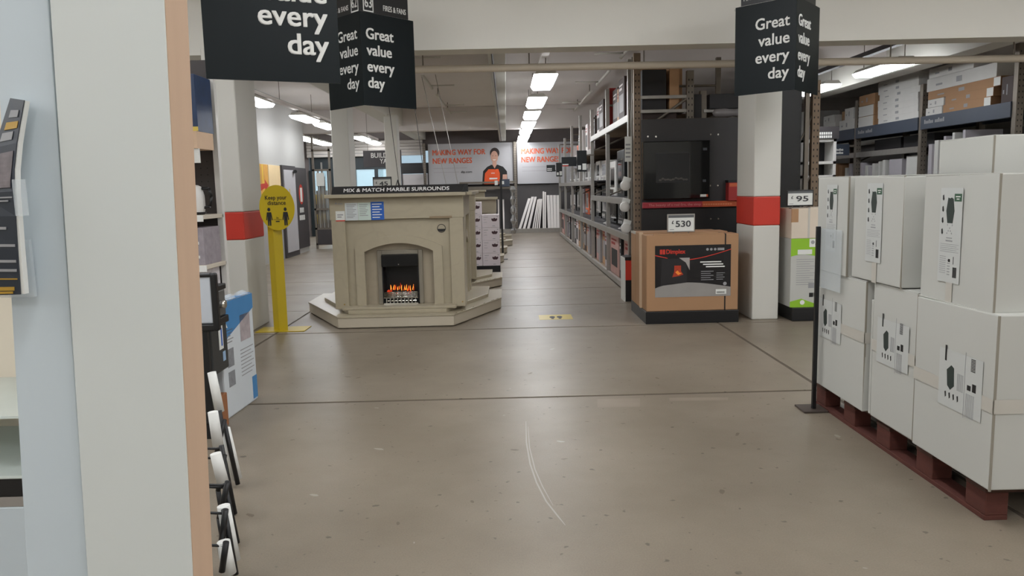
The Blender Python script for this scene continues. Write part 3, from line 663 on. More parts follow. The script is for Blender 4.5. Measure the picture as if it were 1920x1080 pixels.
# mantel on the right flank, facing the aisle
make_surround('fireplace_surround', 'cream fireplace surround on the flank of the lit display, facing the aisle', (-.47, 9.36, HZ), math.pi/2, 1.18)
box('core', PLINTH, 0, 1, 0, 1, 0, 1).name = 'display_core'
dc = bpy.data.objects['display_core']; dc.scale = (1.0, 1.0, 1.15); dc.location = (-1.80, 8.78, HZ)
tag(dc, 'cream block filling the middle of the lit fireplace display', 'block')
# second group and further displays
G2 = 'fireplace displays further down the aisle'
plinth(-2.3, -.09, -1.75, -.55, 10.75, 11.5, 12.2, 'cream angled plinth right behind the lit fireplace display', G2)
s2 = make_surround('fireplace_surround', 'cream fireplace surround right behind the lit display, price sign above', (-1.13, 11.0, HZ), 0, 1.40, G2)
make_surround('fireplace_surround', 'cream fireplace surround behind the lit display, turned to the aisle beside stacked boxes', (-.52, 11.92, HZ), math.pi/2, 1.1, G2)
for Y, xr, lab in ((14.4, -.07, 'cream plinth just beyond the stacked fire boxes'), (16.5, .0, 'cream plinth second beyond the stacked fire boxes'), (18.8, .14, 'cream plinth third beyond the stacked fire boxes'), (20.9, .13, 'cream plinth farthest down the aisle')):
    plinth(-2.2, xr, -1.7, -.5, Y, Y+.9, Y+1.4, lab, G2)
for Y, lab in ((13.75, 'cream fireplace surround standing behind the stacked fire boxes'), (17.4, 'cream fireplace surround on the second plinth beyond the boxes')):
    make_surround('fireplace_surround', lab, (-.90 if Y < 15 else -1.2, Y, HZ if Y > 15 else .05), 0, 1.47, G2)

def price_sign(text_, loc, w, h, lab, post=.1, frame=BLACK):
    t = thing('price_sign', lab, 'sign', loc)
    box('frame', frame, -w/2-.012, w/2+.012, 0, .014, post-.012, post+h+.012, t, .004); rects(t, 'card', Fr((0, -.001, 0)), [(-w/2, post, w/2, post+h)], LABELW, .001)
    rects(t, 'header_strip', Fr((0, -.002, 0)), [(-w/2, post+h*.84, w/2, post+h)], mat('strip_grey', (92, 94, 96), .5), .001)
    text(t, '£', Fr((0, -.003, 0)), -w*.33, post+h*.46, h*.2, BTXT, None, 'C', .02); text(t, text_, Fr((0, -.003, 0)), w*.08, post+h*.27, h*.38, mat('dark_grey_print', (62, 62, 66), .5), w*(.6 if len(text_) > 2 else .5), 'C', .015)
    rects(t, 'small_print', Fr((0, -.003, 0)), [(-w*.45, post+h*.08, -w*.28, post+h*.12)], GTXT)
    for x in (-w*.3, w*.3): MB().tube((x, .007, -.002), (x, .007, post), .005, n=6).build('stem', STEELD, t)
    box('foot', BLACK, -w*.4, w*.4, -.03, .04, -.004, .004, t)
    return t
q = PY(717, 350, 11.0); price_sign('45', (q.x, 11.0, HZ+1.253), .24, .15, 'black framed 45 pound price sign above the marble surrounds', .06)
# brochure easel on the mantel
ea = thing('wire_easel', 'small black wire easel standing beside the 45 pound price sign', 'easel', (PY(745, 350, 11.0).x, 11.05, HZ+1.25))
MB().tube((-.06, 0, 0), (0, .02, .18), .006).build('leg', BLACK, ea); MB().tube((.06, 0, 0), (0, .02, .18), .006).build('leg', BLACK, ea); MB().tube((0, .12, 0), (0, .02, .18), .006).build('leg', BLACK, ea)

# stack of small fire boxes
FB = mat('fire_box_white', (226, 216, 220), .6, var=.02)
def fire_box(x, y, z, wx, wy, hz, lab):
    t = thing('fire_box', lab, 'box', (x, y, z), 0, 'white boxed fires stacked by the surrounds')
    box('carton', FB, -wx/2, wx/2, 0, wy, 0, hz, t, .003)
    f = Fr((0, -.001, 0)); cx = wx*.22
    poly(t, 'product_picture', f, [(cx-.045, hz*.72), (cx-.05, hz*.6), (cx-.03, hz*.48), (cx+.03, hz*.48), (cx+.05, hz*.6), (cx+.045, hz*.72), (cx+.02, hz*.68), (cx, hz*.76), (cx-.02, hz*.68)], mat('dark_picture', (70, 44, 50), .5), .001)
    rects(t, 'print', f, [(-wx*.4, hz*.8, -wx*.15, hz*.83), (-wx*.4, hz*.62, -wx*.25, hz*.64), (-wx*.4, hz*.4, -wx*.2, hz*.42), (wx*.1, hz*.1, wx*.25, hz*.14), (wx*.36, hz*.82, wx*.42, hz*.88)], GTXT)
    return t
sb = thing('stock_plinth', 'black plinth under the stacked white fire boxes', 'plinth', (-.38, 12.9, 0)); box('base', BLACK, -.26, .26, 0, .5, 0, .17, sb, .006)
for i in range(4): fire_box(-.265, 12.9, .17+i*.213, .29, .35, .211, 'small white fire box in the aisle-side column, %s from its base' % ['first', 'second', 'third', 'fourth'][i])
for i in range(5): fire_box(-.545, 12.9, .17+i*.213, .26, .35, .211, 'small white fire box in the inner taller column, %s from its base' % ['first', 'second', 'third', 'fourth', 'fifth'][i])
fire_box(-.60, 12.95, .17+5*.213, .16, .3, .16, 'smallest white fire box topping the inner stack')
pp = thing('display_post', 'thin black post standing behind the stacked fire boxes', 'post', (-.09, 15.9, 0)); box('post', BLACK, -.02, .02, -.02, .02, 0, 1.75, pp); box('foot', BLACK, -.1, .1, -.1, .1, 0, .01, pp)
# suspension wires over the displays
for (a, b_, Y, m, lab) in (((730, 205), (749, 352), 11.1, DARKG, 'thin dark wire hanging behind the black value sign, inner one'), ((778, 203), (798, 352), 11.1, DARKG, 'thin dark wire hanging at the black value sign corner'), ((816, 255), (838, 352), 14, STEEL, 'thin pale wire hanging in front of the orange lettered banner start'), ((840, 255), (860, 352), 14, STEEL, 'thin pale wire hanging across the orange lettered banner')):
    p0, p1 = PY(*a, Y), PY(*b_, Y); d_ = (p0-p1).normalized()
    p0 = p1+d_*((3.5-p1.z)/d_.z)
    tag(MB().tube(p1, p0, .0045 if Y < 12 else .006, n=6).build('hanging_wire', m), lab, 'wire')
# yard sign hanging
q = PY(712, 297, 20.0); ys = thing('hanging_sign', 'dark building yard sign hanging between the two plain columns', 'sign', (q.x, 20.0, q.z))
box('board', DARKG, -.42, .55, 0, .03, -.22, .2, ys, .004); f_ = Fr((0, -.001, 0))
text(ys, 'BUILDING', f_, -.22, .02, .12, TXT, .70, 'L', .02); text(ys, 'YARD', f_, -.0, -.13, .12, TXT, .36, 'L', .015)
for x in (-.3, .4): MB().tube((x, .015, .2), (x, .015, ZF-q.z), .006, n=6).build('hanger', STEELD, ys)

# ================================================================== YELLOW SIGN STAND + FLOOR STICKER
q = G(524, 621)
st = thing('distance_sign', 'yellow oval keep your distance sign on a folded yellow post', 'sign', (q.x, q.y, 0))
box('base_plate', YELL, -.24, .28, -.06, .24, 0, .008, st, .002)
MB().prism([(-.075, .06), (0, .0), (.075, .06), (.06, .075), (0, .02), (-.06, .075)], (0, 0, .008), (1, 0, 0), (0, 1, 0), 1.12).build('post', YELL, st)
c_ = PY(514, 390, 8.0); fo = Fr((0, -.012, 0)); cx, cz = c_.x-q.x, c_.z
poly(st, 'disc', fo, ell(cx, cz, .183, .235, 40), YELL, .006, 0)
text(st, 'Keep your', fo, cx-.005, cz+.085, .043, BTXT, .225, 'C', .012, .0075); text(st, 'distance', fo, cx, cz+.03, .043, BTXT, .19, 'C', .012, .0075)
for sx in (-.085, .085):
    g = MB(); x = cx+sx; z = cz-.185
    g.prism(ell(x, z+.168, .016, .019, 14), fo.o, fo.u, fo.v, .001, .0065)
    g.prism([(x-.022, z+.14), (x+.022, z+.14), (x+.034, z+.06), (x+.024, z+.055), (x+.018, z+.10), (x+.017, z), (x+.003, z), (x, z+.06), (x-.003, z), (x-.017, z), (x-.018, z+.10), (x-.024, z+.055), (x-.034, z+.06)], fo.o, fo.u, fo.v, .001, .0065)
    g.build('figure_symbol', BTXT, st)
rects(st, 'distance_arrow', fo, [(cx-.045, cz-.125, cx+.045, cz-.121)], BTXT, .001, .0065); text(st, '2m', fo, cx, cz-.11, .015, BTXT, None, 'C', .01, .0075); rects(st, 'distance_note', fo, [(cx-.02, cz-.148, cx+.02, cz-.136)], BTXT, .001, .0065)
a, b_, c_ = G(1012, 600), G(1075, 599), G(1073, 590)
fs_ = thing('floor_sticker', 'yellow floor sticker with two black footprints in the aisle mouth', 'sticker', (a.x, a.y, 0)); W = b_.x-a.x; D = c_.y-b_.y
fh = Fr((0, 0, 0), (1, 0, 0), (0, 1, 0)); rects(fs_, 'sheet', fh, [(0, 0, W, D)], YELL, .001, .0005)
for x in (W*.4, W*.62): poly(fs_, 'footprint', fh, ell(x, D*.5, W*.085, D*.2, 14), BTXT, .0006, .0016); poly(fs_, 'footprint_heel', fh, ell(x, D*.22, W*.05, D*.1, 10), BTXT, .0006, .0016)

# ================================================================== FIRE CARTON DISPLAY (kraft box) AND DARK END PANEL
dk = thing('stock_plinth', 'black plinth under the kraft wall fire cartons', 'plinth', (1.92, 7.98, 0)); box('base', BLACK, -.485, .49, 0, .95, 0, .13, dk, .005)
kb = thing('fire_carton', 'front kraft carton with black printed fire picture and black strap', 'box', (1.92, 8.0, .13), .0)
box('carton', KRAFT, -.475, .485, 0, .27, 0, .80, kb, .008)
f_ = Fr((-.475, -.001, 0)); W = .96
pr = rects(kb, 'print_panel', f_, [(.09, .15, .88, .69)], mat('print_black', (24, 22, 24), .35), .001)
curve = [(.09+.79*i/20, .245+.055*math.sin(math.pi*(i/20)**.8)) for i in range(21)]
poly(pr, 'silver_band', f_, [(.09, .15), (.88, .15)]+curve[::-1], mat('silver_print', (150, 146, 142), .35, var=.15), .001, .001)
text(pr, 'Dimplex', f_, .205, .605, .045, RED, .20, 'L', .03, .0025); rects(pr, 'brand_block', f_, [(.14, .60, .165, .65), (.17, .60, .195, .65)], RED, .001, .001)
rc = [(.44+.44*i/10, .535+.10*(i/10)**1.4) for i in range(11)]; b = MB()
for i in range(10): b.prism([rc[i], rc[i+1], (rc[i+1][0], rc[i+1][1]+.008), (rc[i][0], rc[i][1]+.008)], f_.o, f_.u, f_.v, .001, .001)
b.prism([(.09, .585), (.22, .555), (.22, .562), (.09, .595)], f_.o, f_.u, f_.v, .001, .001); b.build('red_line', RED, pr)
poly(pr, 'fire_picture', f_, [(.15, .27), (.42, .30), (.42, .55), (.16, .55)], mat('picture_grey', (40, 38, 40), .35), .001, .001)
poly(pr, 'page_curl', f_, [(.34, .56), (.45, .56), (.45, .43), (.41, .51)], mat('curl_grey', (164, 158, 154), .35), .001, .002)
poly(pr, 'flame_picture', f_, [(.29, .48), (.36, .48), (.36, .42), (.385, .385), (.34, .37), (.27, .36), (.29, .42)], mat('flame_print', (168, 52, 24), .5, var=.4, scale=40), .001, .002); poly(pr, 'flame_core', f_, [(.30, .41), (.325, .43), (.345, .405), (.37, .40), (.33, .38)], mat('flame_core_print', (244, 140, 48), .5), .001, .003)
rects(pr, 'icons', f_, [(.74, .63, .81, .655)], GTXT, .001, .001)
for x in (.635, .675, .715): poly(pr, 'icon', f_, ell(x, .642, .014, .014, 10), GTXT, .001, .001)
rects(pr, 'small_print', f_, [(.56, .505, .78, .517), (.59, .48, .80, .492), (.62, .455, .82, .467)], TXT, .0006, .001)
rects(pr, 'small_print', f_, [(.57, .41-.022*i, .70-.03*(i % 2), .416-.022*i) for i in range(5)]+[(.73, .39-.022*i, .82-.02*(i % 2), .396-.022*i) for i in range(4)]+[(.14, .19, .30, .20), (.14, .165, .34, .173)], GTXT, .0006, .001)
rects(pr, 'bar_label', f_, [(.725, .172, .835, .222)], LABELW, .001, .002); rects(pr, 'bar_code', f_, [(.735+.006*i, .18, .738+.006*i, .2) for i in range(14)], BTXT, .0006, .003)
poly(pr, 'seal', f_, ell(.82, .28, .019, .019, 12), GTXT, .001, .001)
rects(kb, 'strap', Fr((-.475, -.0008, 0)), [(.815, 0, .828, .80)], BLACK, .0018); box('strap', BLACK, .340, .353, -.001, .27, .799, .8025, kb)
box('top_tear', KRAFT, -.40, .33, .0, .02, .799, .812, kb)
kb2 = thing('fire_carton', 'plain kraft carton standing behind the printed fire carton', 'box', (1.90, 8.28, .13)); box('carton', KRAFT, -.47, .47, 0, .3, 0, .81, kb2, .008); box('corner_guard', mat('pale_card', (206, 180, 150), .7), -.474, -.44, -.004, .05, 0, .815, kb2)
kb3 = thing('fire_carton', 'rear kraft carton on the fire plinth with pale taped edge', 'box', (1.90, 8.59, .13)); box('carton', KRAFT, -.47, .46, 0, .3, 0, .80, kb3, .008); box('edge_tape', TAPE, -.472, -.44, 0, .302, .78, .803, kb3)
q = PY(1277, 432, 8.06); price_sign('530', (q.x, 8.06, .93), .265, .165, 'white 530 pound price sign on top of the kraft fire carton', .035, STEEL)

# ------------------------------------------------ aisle rack (right of the centre aisle)
RX0, RX1 = 1.60, 2.80
RY = [10.2+2.2*i for i in range(7)]
def upright(parent, x, y, z1, m=STEEL, w=.06, d=.06, holes=False, face='-Y'):
    box('upright', m, x-w/2, x+w/2, y-d/2, y+d/2, 0, z1, parent, .003)
    if holes:
        f = Fr((x, y-d/2-.001, 0)) if face == '-Y' else Fr((x-w/2-.001, y, 0), (0, -1, 0))
        rects(parent, 'perforation', f, [(sx-.006, z, sx+.006, z+.022) for sx in (-w*.24, w*.24) for z in [.08+.075*i for i in range(int((z1-.1)/.075))]], BTXT, .001)
rk = thing('storage_rack', 'long grey steel rack of fires along the centre aisle', 'rack', (0, 0, 0))
for i, y in enumerate(RY):
    top = [3.05, 2.95, 2.85, 2.95, 2.9, 2.75, 2.7][i]
    upright(rk, RX0+.03, y, top, STEEL); upright(rk, RX1-.03, y, top, STEELD)
    for z in (.5, 1.3, 2.1): MB().tube((RX0+.05, y, z), (RX1-.05, y, z+.45), .013, n=6).build('brace', STEELD, rk)
    MB().tube((RX0+.05, y, 2.7), (RX1-.05, y, 2.7), .016, n=6).build('brace', STEELD, rk)
for i in range(6):
    y0, y1 = RY[i]+.03, RY[i+1]-.03
    zs = [.10, .80, 1.28 if i < 2 else 1.56, 2.36 if i < 2 else 2.14]
    for k, z in enumerate(zs):
        hB = .09 if k else .08
        box('beam', STEEL, RX0, RX0+.045, y0, y1, z-hB, z, rk, .003); box('beam', STEELD, RX1-.045, RX1, y0, y1, z-hB, z, rk)
        box('shelf_deck', mat('deck_board', (132, 112, 92), .8, var=.2) if k in (0, 3) else DARKG, RX0+.045, RX1-.045, y0, y1, z-.025, z-.005, rk)
    for z in (1.85,):
        MB().tube((RX1-.08, y0, z-.2), (RX1-.08, y1, z+.2), .012, n=6).build('cross_brace', STEELD, rk); MB().tube((RX1-.08, y0, z+.2), (RX1-.08, y1, z-.2), .012, n=6).build('cross_brace', STEELD, rk)
    box('spine_panel', mat('board_charcoal', (54, 52, 53), .5), RX1+.01, RX1+.02, y0, y1, .1, 2.3, rk)
# front end frame of the rack (near the kraft cartons)
upright(rk, 1.645, 9.75, 3.05, RUSTY, .085, .07, True)
upright(rk, 2.30, 9.75, 2.83, STEELD, .085, .07, True); upright(rk, 2.50, 9.9, 2.6, STEELD, .08, .07)
upright(rk, 1.64, 10.02, 3.05, STEELD, .03, .03)
for z in (2.53, 2.36): box('end_beam', STEEL, 1.68, 2.27, 9.73, 9.77, z-.03, z+.01, rk, .003)
box('end_beam', STEEL, 2.5, 3.1, 9.85, 9.89, 2.33, 2.37, rk, .003)
box('end_deck', mat('deck_board', (0, 0, 0)), 1.69, 2.27, 9.77, 10.17, 2.35, 2.374, rk); box('end_deck', mat('deck_board', (0, 0, 0)), 2.5, 3.1, 9.88, 10.17, 2.35, 2.374, rk); box('end_deck', mat('deck_board', (0, 0, 0)), 1.69, 3.0, 9.68, 10.17, 2.225, 2.251, rk)
MB().tube((1.69, 9.75, 2.1), (2.27, 9.75, 2.5), .018).build('end_brace', STEELD, rk)
MB().tube((1.62, 9.77, 2.6), (1.64, 10.0, 2.3), .008).build('end_brace', STEEL, rk); MB().tube((1.62, 9.77, 2.3), (1.64, 10.0, 2.6), .008).build('end_brace', STEEL, rk)
ORD = ['first', 'second', 'third', 'fourth', 'fifth', 'sixth']
PAL = {'pink and grey': (190, 150, 142), 'grey': (150, 146, 146), 'kraft brown': (186, 146, 108), 'white': (216, 208, 206), 'charcoal': (38, 36, 38), 'red': (150, 40, 36), 'pale lilac': (186, 178, 184), 'orange': (214, 106, 66), 'yellow': (210, 178, 60), 'dark brown': (60, 44, 40)}
CM_ = {k: mat('carton_'+k.replace(' ', '_'), v, .6, var=.1, scale=8) for k, v in PAL.items()}
def aisle_box(c, x0, x1, y0, y1, z0, z1, lab, grp, pic=True):
    o = cbox('product_carton', CM_[c], x0, x1, y0, y1, z0, z1, .005); tag(o, lab, 'box', grp)
    if pic:
        hx, hy, hz = (x1-x0)/2, (y1-y0)/2, z1-z0; f = Fr((-hx-.001, hy, 0), (0, -1, 0))
        dk_ = c in ('charcoal', 'red', 'dark brown')
        rects(o, 'printed_panel', f, [(hy*.3, hz*.2, hy*1.7, hz*.62)], CM_['grey'] if dk_ else CM_['charcoal'] if random.random() < .5 else CM_['grey'], .0012)
        rects(o, 'print', f, [(hy*.3, hz*.72, hy*1.2, hz*.78), (hy*.3, hz*.82, hy*1.5, hz*.86)], CM_['white'] if dk_ else CM_['red'], .0012)
    return o
# bottom shelf cartons
bottom = [
 (0, [('pink and grey', .02, .95, .62), ('charcoal', 1.0, 1.14, .60), ('pink and grey', 1.2, 2.1, .63)]),
 (1, [('white', .05, .40, .63), ('pale lilac', .42, .68, .60), ('kraft brown', .74, 1.25, .67), ('grey', 1.3, 1.52, .66), ('pink and grey', 1.56, 2.05, .64)]),
 (2, [('charcoal', .05, .35, .66), ('yellow', .38, .55, .67), ('red', .6, .8, .60), ('grey', .85, 1.25, .62), ('kraft brown', 1.3, 1.6, .60), ('dark brown', 1.65, 2.05, .56)]),
 (3, [('kraft brown', .05, .35, .60), ('pale lilac', .4, .6, .58), ('kraft brown', .65, .95, .62), ('white', 1.05, 1.5, .64), ('charcoal', 1.55, 2.0, .6)]),
 (4, [('white', .05, .5, .66), ('pale lilac', .55, 1.0, .64), ('charcoal', 1.05, 1.25, .62), ('grey', 1.3, 2.0, .64)]),
 (5, [('pale lilac', .1, .7, .66), ('charcoal', .75, 1.1, .64), ('pink and grey', 1.2, 2.0, .66)])]
for i, L in bottom:
    for c, a, b_, h in L:
        xo = random.uniform(.0, .05); aisle_box(c, RX0+.05+xo, RX0+.75, RY[i]+.05+a, RY[i]+.05+b_, .095, .095+h, '%s carton on the bottom shelf, %s bay of the aisle rack' % (c, ORD[i]), 'cartons on the bottom shelf of the aisle rack')
# top-of-rack cartons
for i, L in [(0, [('kraft brown', .0, .35, .62), ('pale lilac', .38, .6, .50), ('dark brown', .62, 1.15, .58), ('kraft brown', 1.3, 1.5, .5), ('dark brown', 1.55, 2.1, .55)]), (1, [('red', .05, .55, .62), ('kraft brown', .6, .8, .5), ('dark brown', .9, 1.5, .55), ('white', 1.6, 2.0, .5)]),
             (2, [('dark brown', .05, .4, .62), ('white', .45, .7, .66), ('red', .8, 1.0, .5), ('white', 1.2, 1.6, .56)]), (3, [('white', .1, .5, .52), ('charcoal', .6, .9, .45), ('orange', 1.1, 1.4, .25)]), (4, [('white', .3, .9, .3)])]:
    z0 = 2.36 if i < 2 else 2.14
    for c, a, b_, h in L: aisle_box(c, RX0+.06+random.uniform(0, .05), RX0+.72, RY[i]+.05+a, RY[i]+.05+b_, z0-.004, z0+h, '%s carton on the top shelf, %s bay of the aisle rack' % (c, ORD[i]), 'cartons on the top shelf of the aisle rack')
# fires on show in the middle of the rack
def show_fire(i, y0, y1, z0, z1, m, lab, flame=False):
    t = thing('display_fire', lab, 'fire', (RX0+.32, RY[i]+(y0+y1)/2, z0), 0, 'fires on show in the aisle rack'); h = (y1-y0)/2; Z = z1-z0
    box('case', m, 0, .22, -h, h, -.004, Z, t, .008); f = Fr((-.001, h, 0), (0, -1, 0))
    rects(t, 'window', f, [(h*.35, Z*.28, h*1.65, Z*.78)], GLOSSB, .003); [rects(t, 'chrome_bar', f, [q], CHROME, .005) for q in ((h*.3, Z*.24, h*1.7, Z*.28), (h*.3, Z*.78, h*1.7, Z*.82))]; rects(t, 'fret', f, [(h*.4, Z*.06, h*1.6, Z*.18)], CHROME if m != GLOSSB else BLACK, .02)
WHF = mat('white_enamel', (222, 220, 216), .35)
n_ = 0
for i in range(6):
    zA = .80; zB = 1.28 if i < 2 else 1.56
    for (a, b_, z0, z1, m, cn) in ((.15, .95, zA, zA+.40 if i < 2 else zA+.66, BLACK if i != 4 else mat('lilac_case', (176, 166, 172), .5), 'black' if i != 4 else 'lilac'), (1.15, 1.95, zA, zA+.42 if i < 2 else zA+.6, GLOSSB if i != 3 else CM_['orange'], 'glossy black' if i != 3 else 'orange'), (.2, 1.0, zB, zB+.75 if i < 2 else zB+.38, BLACK if i < 2 else WHF, 'black' if i < 2 else 'white'), (1.2, 1.95, zB, zB+.6 if i < 2 else zB+.4, GLOSSB if i < 1 else WHF, 'glossy black' if i < 1 else 'white')):
        sh = 'middle' if z0 == zA else 'upper'; pos = 'near half' if a < 1 else 'far half'
        show_fire(i, a, b_, z0, z1, m, '%s fire on %s shelf in the %s of the %s aisle rack bay' % (cn, sh, pos, ORD[i]))
# white power leads lying on the shelf
for i, y in ((0, .3), (0, 1.2), (1, .8)):
    t = thing('power_lead', 'white power lead with plug lying on the %s bay middle shelf edge' % ORD[i], 'cable', (RX0+.12, RY[i]+y, .80), 0, 'white power leads on the aisle rack')
    box('plug', WHF, -.03, .03, -.02, .03, -.004, .035, t, .005)
    P = [(0, .03, .01), (.03, .12, .012), (-.04, .22, .012), (.05, .34, .04), (.14, .38, .16)]
    b = MB()
    for k in range(4): b.tube(P[k], P[k+1], .008, n=6)
    b.build('lead', WHF, t)
# black aisle flags sticking out of the rack
for (px0, px1, py0, py1, Y, lab, redb) in ((1082, 1100, 282, 322, 14.4, 'black framed poster flag on the aisle rack with two white squares', False), (1053, 1081, 294, 312, 17.2, 'black flag with small red base on the aisle rack', True), (1043, 1054, 305, 331, 20.4, 'small dark poster flag on the aisle rack', False), (1025, 1041, 309, 322, 21.5, 'small black flag farthest along the aisle rack', False)):
    a, b_ = PY(px0, py1, Y), PY(px1, py0, Y)
    t = thing('rack_flag', lab, 'sign', (a.x, Y, a.z)); W, Z = b_.x-a.x, b_.z-a.z; box('board', mat('flag_black', (22, 26, 28), .4), 0, W, 0, .02, 0, Z, t, .003)
    box('arm', STEELD, W*.5, max(RX0+.05-a.x, W*.5+.02), .02, .035, Z*.75, Z*.8, t)
    f_ = Fr((0, -.001, 0))
    if redb: rects(t, 'red_base', f_, [(W*.05, 0, W*.45, Z*.1)], RED); rects(t, 'lettering', f_, [(W*(.06+.045*k), Z*.13, W*(.095+.045*k), Z*.25) for k in range(9)], TXT)
    elif Z > .3: rects(t, 'print', f_, [(W*.1, Z*.1, W*.4, Z*.3), (W*.55, Z*.08, W*.95, Z*.38)], LABELW)
    else: rects(t, 'lettering', f_, [(W*(.06+.07*k), Z*zz_, W*(.11+.07*k), Z*(zz_+.14)) for k in range(8) for zz_ in (.14, .38)], TXT)
# blister packs on the rack end, paper sign, red unit
for k, (px, py) in enumerate(((1173, 348), (1172, 388), (1174, 428))):
    q = PY(px, py, 9.905); t = thing('hanging_pack', 'white cable pack hanging on the aisle rack end, %s' % ['topmost', 'in the middle', 'lowest'][k], 'pack', (q.x, 9.905, q.z), 0, 'white packs on the rack end')
    MB().lathe([(.02, -.03), (.06, -.03), (.065, -.02), (.065, .02), (.06, .03), (.02, .03)], (0, 0, -.02), 16).build('cable_coil', WHF, t, smooth=True); t.rotation_euler = (math.pi/2, .3, 0)
    box('card', TXT, -.05, .05, -.02, .11, -.058, -.05, t)
q = PY(1178, 303, 9.8); t = thing('notice_sheet', 'white printed sheet fixed to the aisle rack end above the packs', 'notice', (q.x, 9.82, q.z))
box('sheet', LABELW, -.04, .045, 0, .005, 0, .31, t); rects(t, 'print', Fr((-.04, -.001, 0)), [(.01, .05+.05*i, .07, .07+.05*i) for i in range(4)], GTXT); MB().tube((.045, .0, .1), (.12, .0, .1), .006).build('bracket', STEELD, t)
t = thing('tall_carton', 'narrow carton with red top half and black base at the aisle rack foot', 'box', (1.52, 9.62, 0)); box('black_base', BLACK, -.045, .075, 0, .3, 0, .27, t, .004); box('red_top', RED, -.045, .075, 0, .3, .27, .52, t, .004); box('pale_edge', LABELW, -.06, -.045, 0, .3, 0, .55, t); box('lid', BLACK, -.05, .08, -.005, .31, .52, .56, t)
# hanging rail with packs behind
rl = thing('hanging_rail', 'thin steel rail carrying the white packs on the rack end', 'rail', (1.585, 9.97, .5)); MB().tube((0, 0, -.5), (0, 0, 1.9), .01, n=8).build('rail', STEELD, rl); MB().tube((.03, .04, -.5), (.03, .04, 1.9), .006, n=8).build('rail', STEEL, rl)

# dark display board with wall fire
bd = thing('fire_display_board', 'dark grey display board with red slogan strip behind the kraft cartons', 'board', (2.29, 9.62, 0))
box('board', mat('board_charcoal', (54, 52, 53), .5), -.61, .62, 0, .06, .0, 2.245, bd, .004); box('lower_board', BLACK, -.61, .62, -.03, .0, 0, 1.15, bd)
for px, py in [(1215, 256), (1230, 256), (1333, 252), (1347, 252), (1332, 348), (1346, 348), (1332, 410), (1346, 410)]:
    q = PY(px, py, 9.6); MB().tube((q.x-2.29, -.002 if q.z > 1.2 else -.032, q.z), (q.x-2.29, -.012 if q.z > 1.2 else -.042, q.z), .011, n=8).build('screw_cap', CHROME, bd)
ss = box('slogan_strip', mat('strip_red', (158, 40, 52), .45, var=.1, scale=2), -.61, .62, -.09, -.03, 1.165, 1.235, bd, .003); rects(ss, 'strip_orange', Fr((0, -.0905, 0)), [(.12, 1.165, .62, 1.235)], mat('strip_orange', (184, 82, 40), .45, var=.15), .001)
text(ss, 'The beauty of a real fire, the simp', Fr((0, -.091, 0)), -.54, 1.187, .03, mat('pink_print', (196, 120, 118), .5), .64, 'L', .01, .002); rects(ss, 'slogan_end', Fr((0, -.0915, 0)), [(.13+.03*k, 1.187, .153+.03*k, 1.205) for k in range(12)], mat('peach_print', (206, 126, 84), .5), .001)
wf = thing('hanging_fire', 'large black glass wall-hung fire on the dark display board', 'fire', (2.085, 9.62, 1.27))
box('frame', GLOSSB, -.405, .41, -.12, 0, 0, .70, wf, .01); f_ = Fr((0, -.121, 0))
rects(wf, 'fire_recess', f_, [(-.25, .2, .16, .56)], BLACK, .002); rects(wf, 'recess_edge', f_, [(-.25, .555, .16, .56), (.155, .2, .16, .56)], DARKG, .003)
for k in range(11): poly(wf, 'pebble', f_, ell(-.2+k*.032, .225+random.uniform(0, .03), .018, .012, 8), mat('pebble_grey', (84, 80, 76), .6), .012, .001)
rects(wf, 'energy_sticker', f_, [(.29, .02, .38, .05)], LABELW); rects(wf, 'sticker_tip', f_, [(.365, .02, .385, .05)], CM_['orange'], .0015); rects(wf, 'sticker', f_, [(.32, .58, .37, .61), (.32, .2, .36, .23)], mat('dim_sticker', (70, 74, 80), .4))
q = PY(1372, 378, 9.55); t = thing('red_carton', 'small red carton with dark lid on the display board ledge', 'box', (2.80, 9.53, 1.235)); box('carton', mat('carton_crimson', (170, 46, 44), .5), -.08, .10, -.04, .09, 0, .22, t, .004); box('lid', BLACK, -.085, .105, -.045, .09, .22, .25, t); rects(t, 'product_picture', Fr((0, -.041, 0)), [(-.07, .17, .09, .21)], CM_['orange'])
# dark goods on top of rack end
for (x0, x1, z0, z1, c, lab) in ((1.72, 2.02, 2.37, 2.86, 'charcoal', 'black packed fire standing on the rack end above the dark board'), (2.06, 2.18, 2.37, 2.9, 'kraft brown', 'narrow kraft carton on the rack end above the dark board'), (1.72, 2.15, 2.248, 2.34, 'dark brown', 'flat brown carton lying under the rack end beam'), (2.36, 2.46, 2.248, 2.55, 'charcoal', 'slim black carton upright on the dark board top'), (2.56, 3.05, 2.37, 2.55, 'charcoal', 'wide black carton on the far rack end beam')):
    aisle_box(c, x0, x1, 9.8, 10.15, z0, z1, lab, None, False)
bg = thing('plastic_bundle', 'grey plastic wrapped bundle on top of the dark display board', 'bundle', (2.78, 9.75, 2.255)); b = MB()
b.lathe([(.001, -.2), (.05, -.17), (.06, -.05), (.045, .05), (.06, .16), (.001, .2)], (0, 0, 0), 12); o = b.build('wrap', mat('grey_wrap', (128, 124, 124), .25), bg, smooth=True); o.rotation_euler = (0, math.pi/2, 0); o.location = (0, 0, .055)

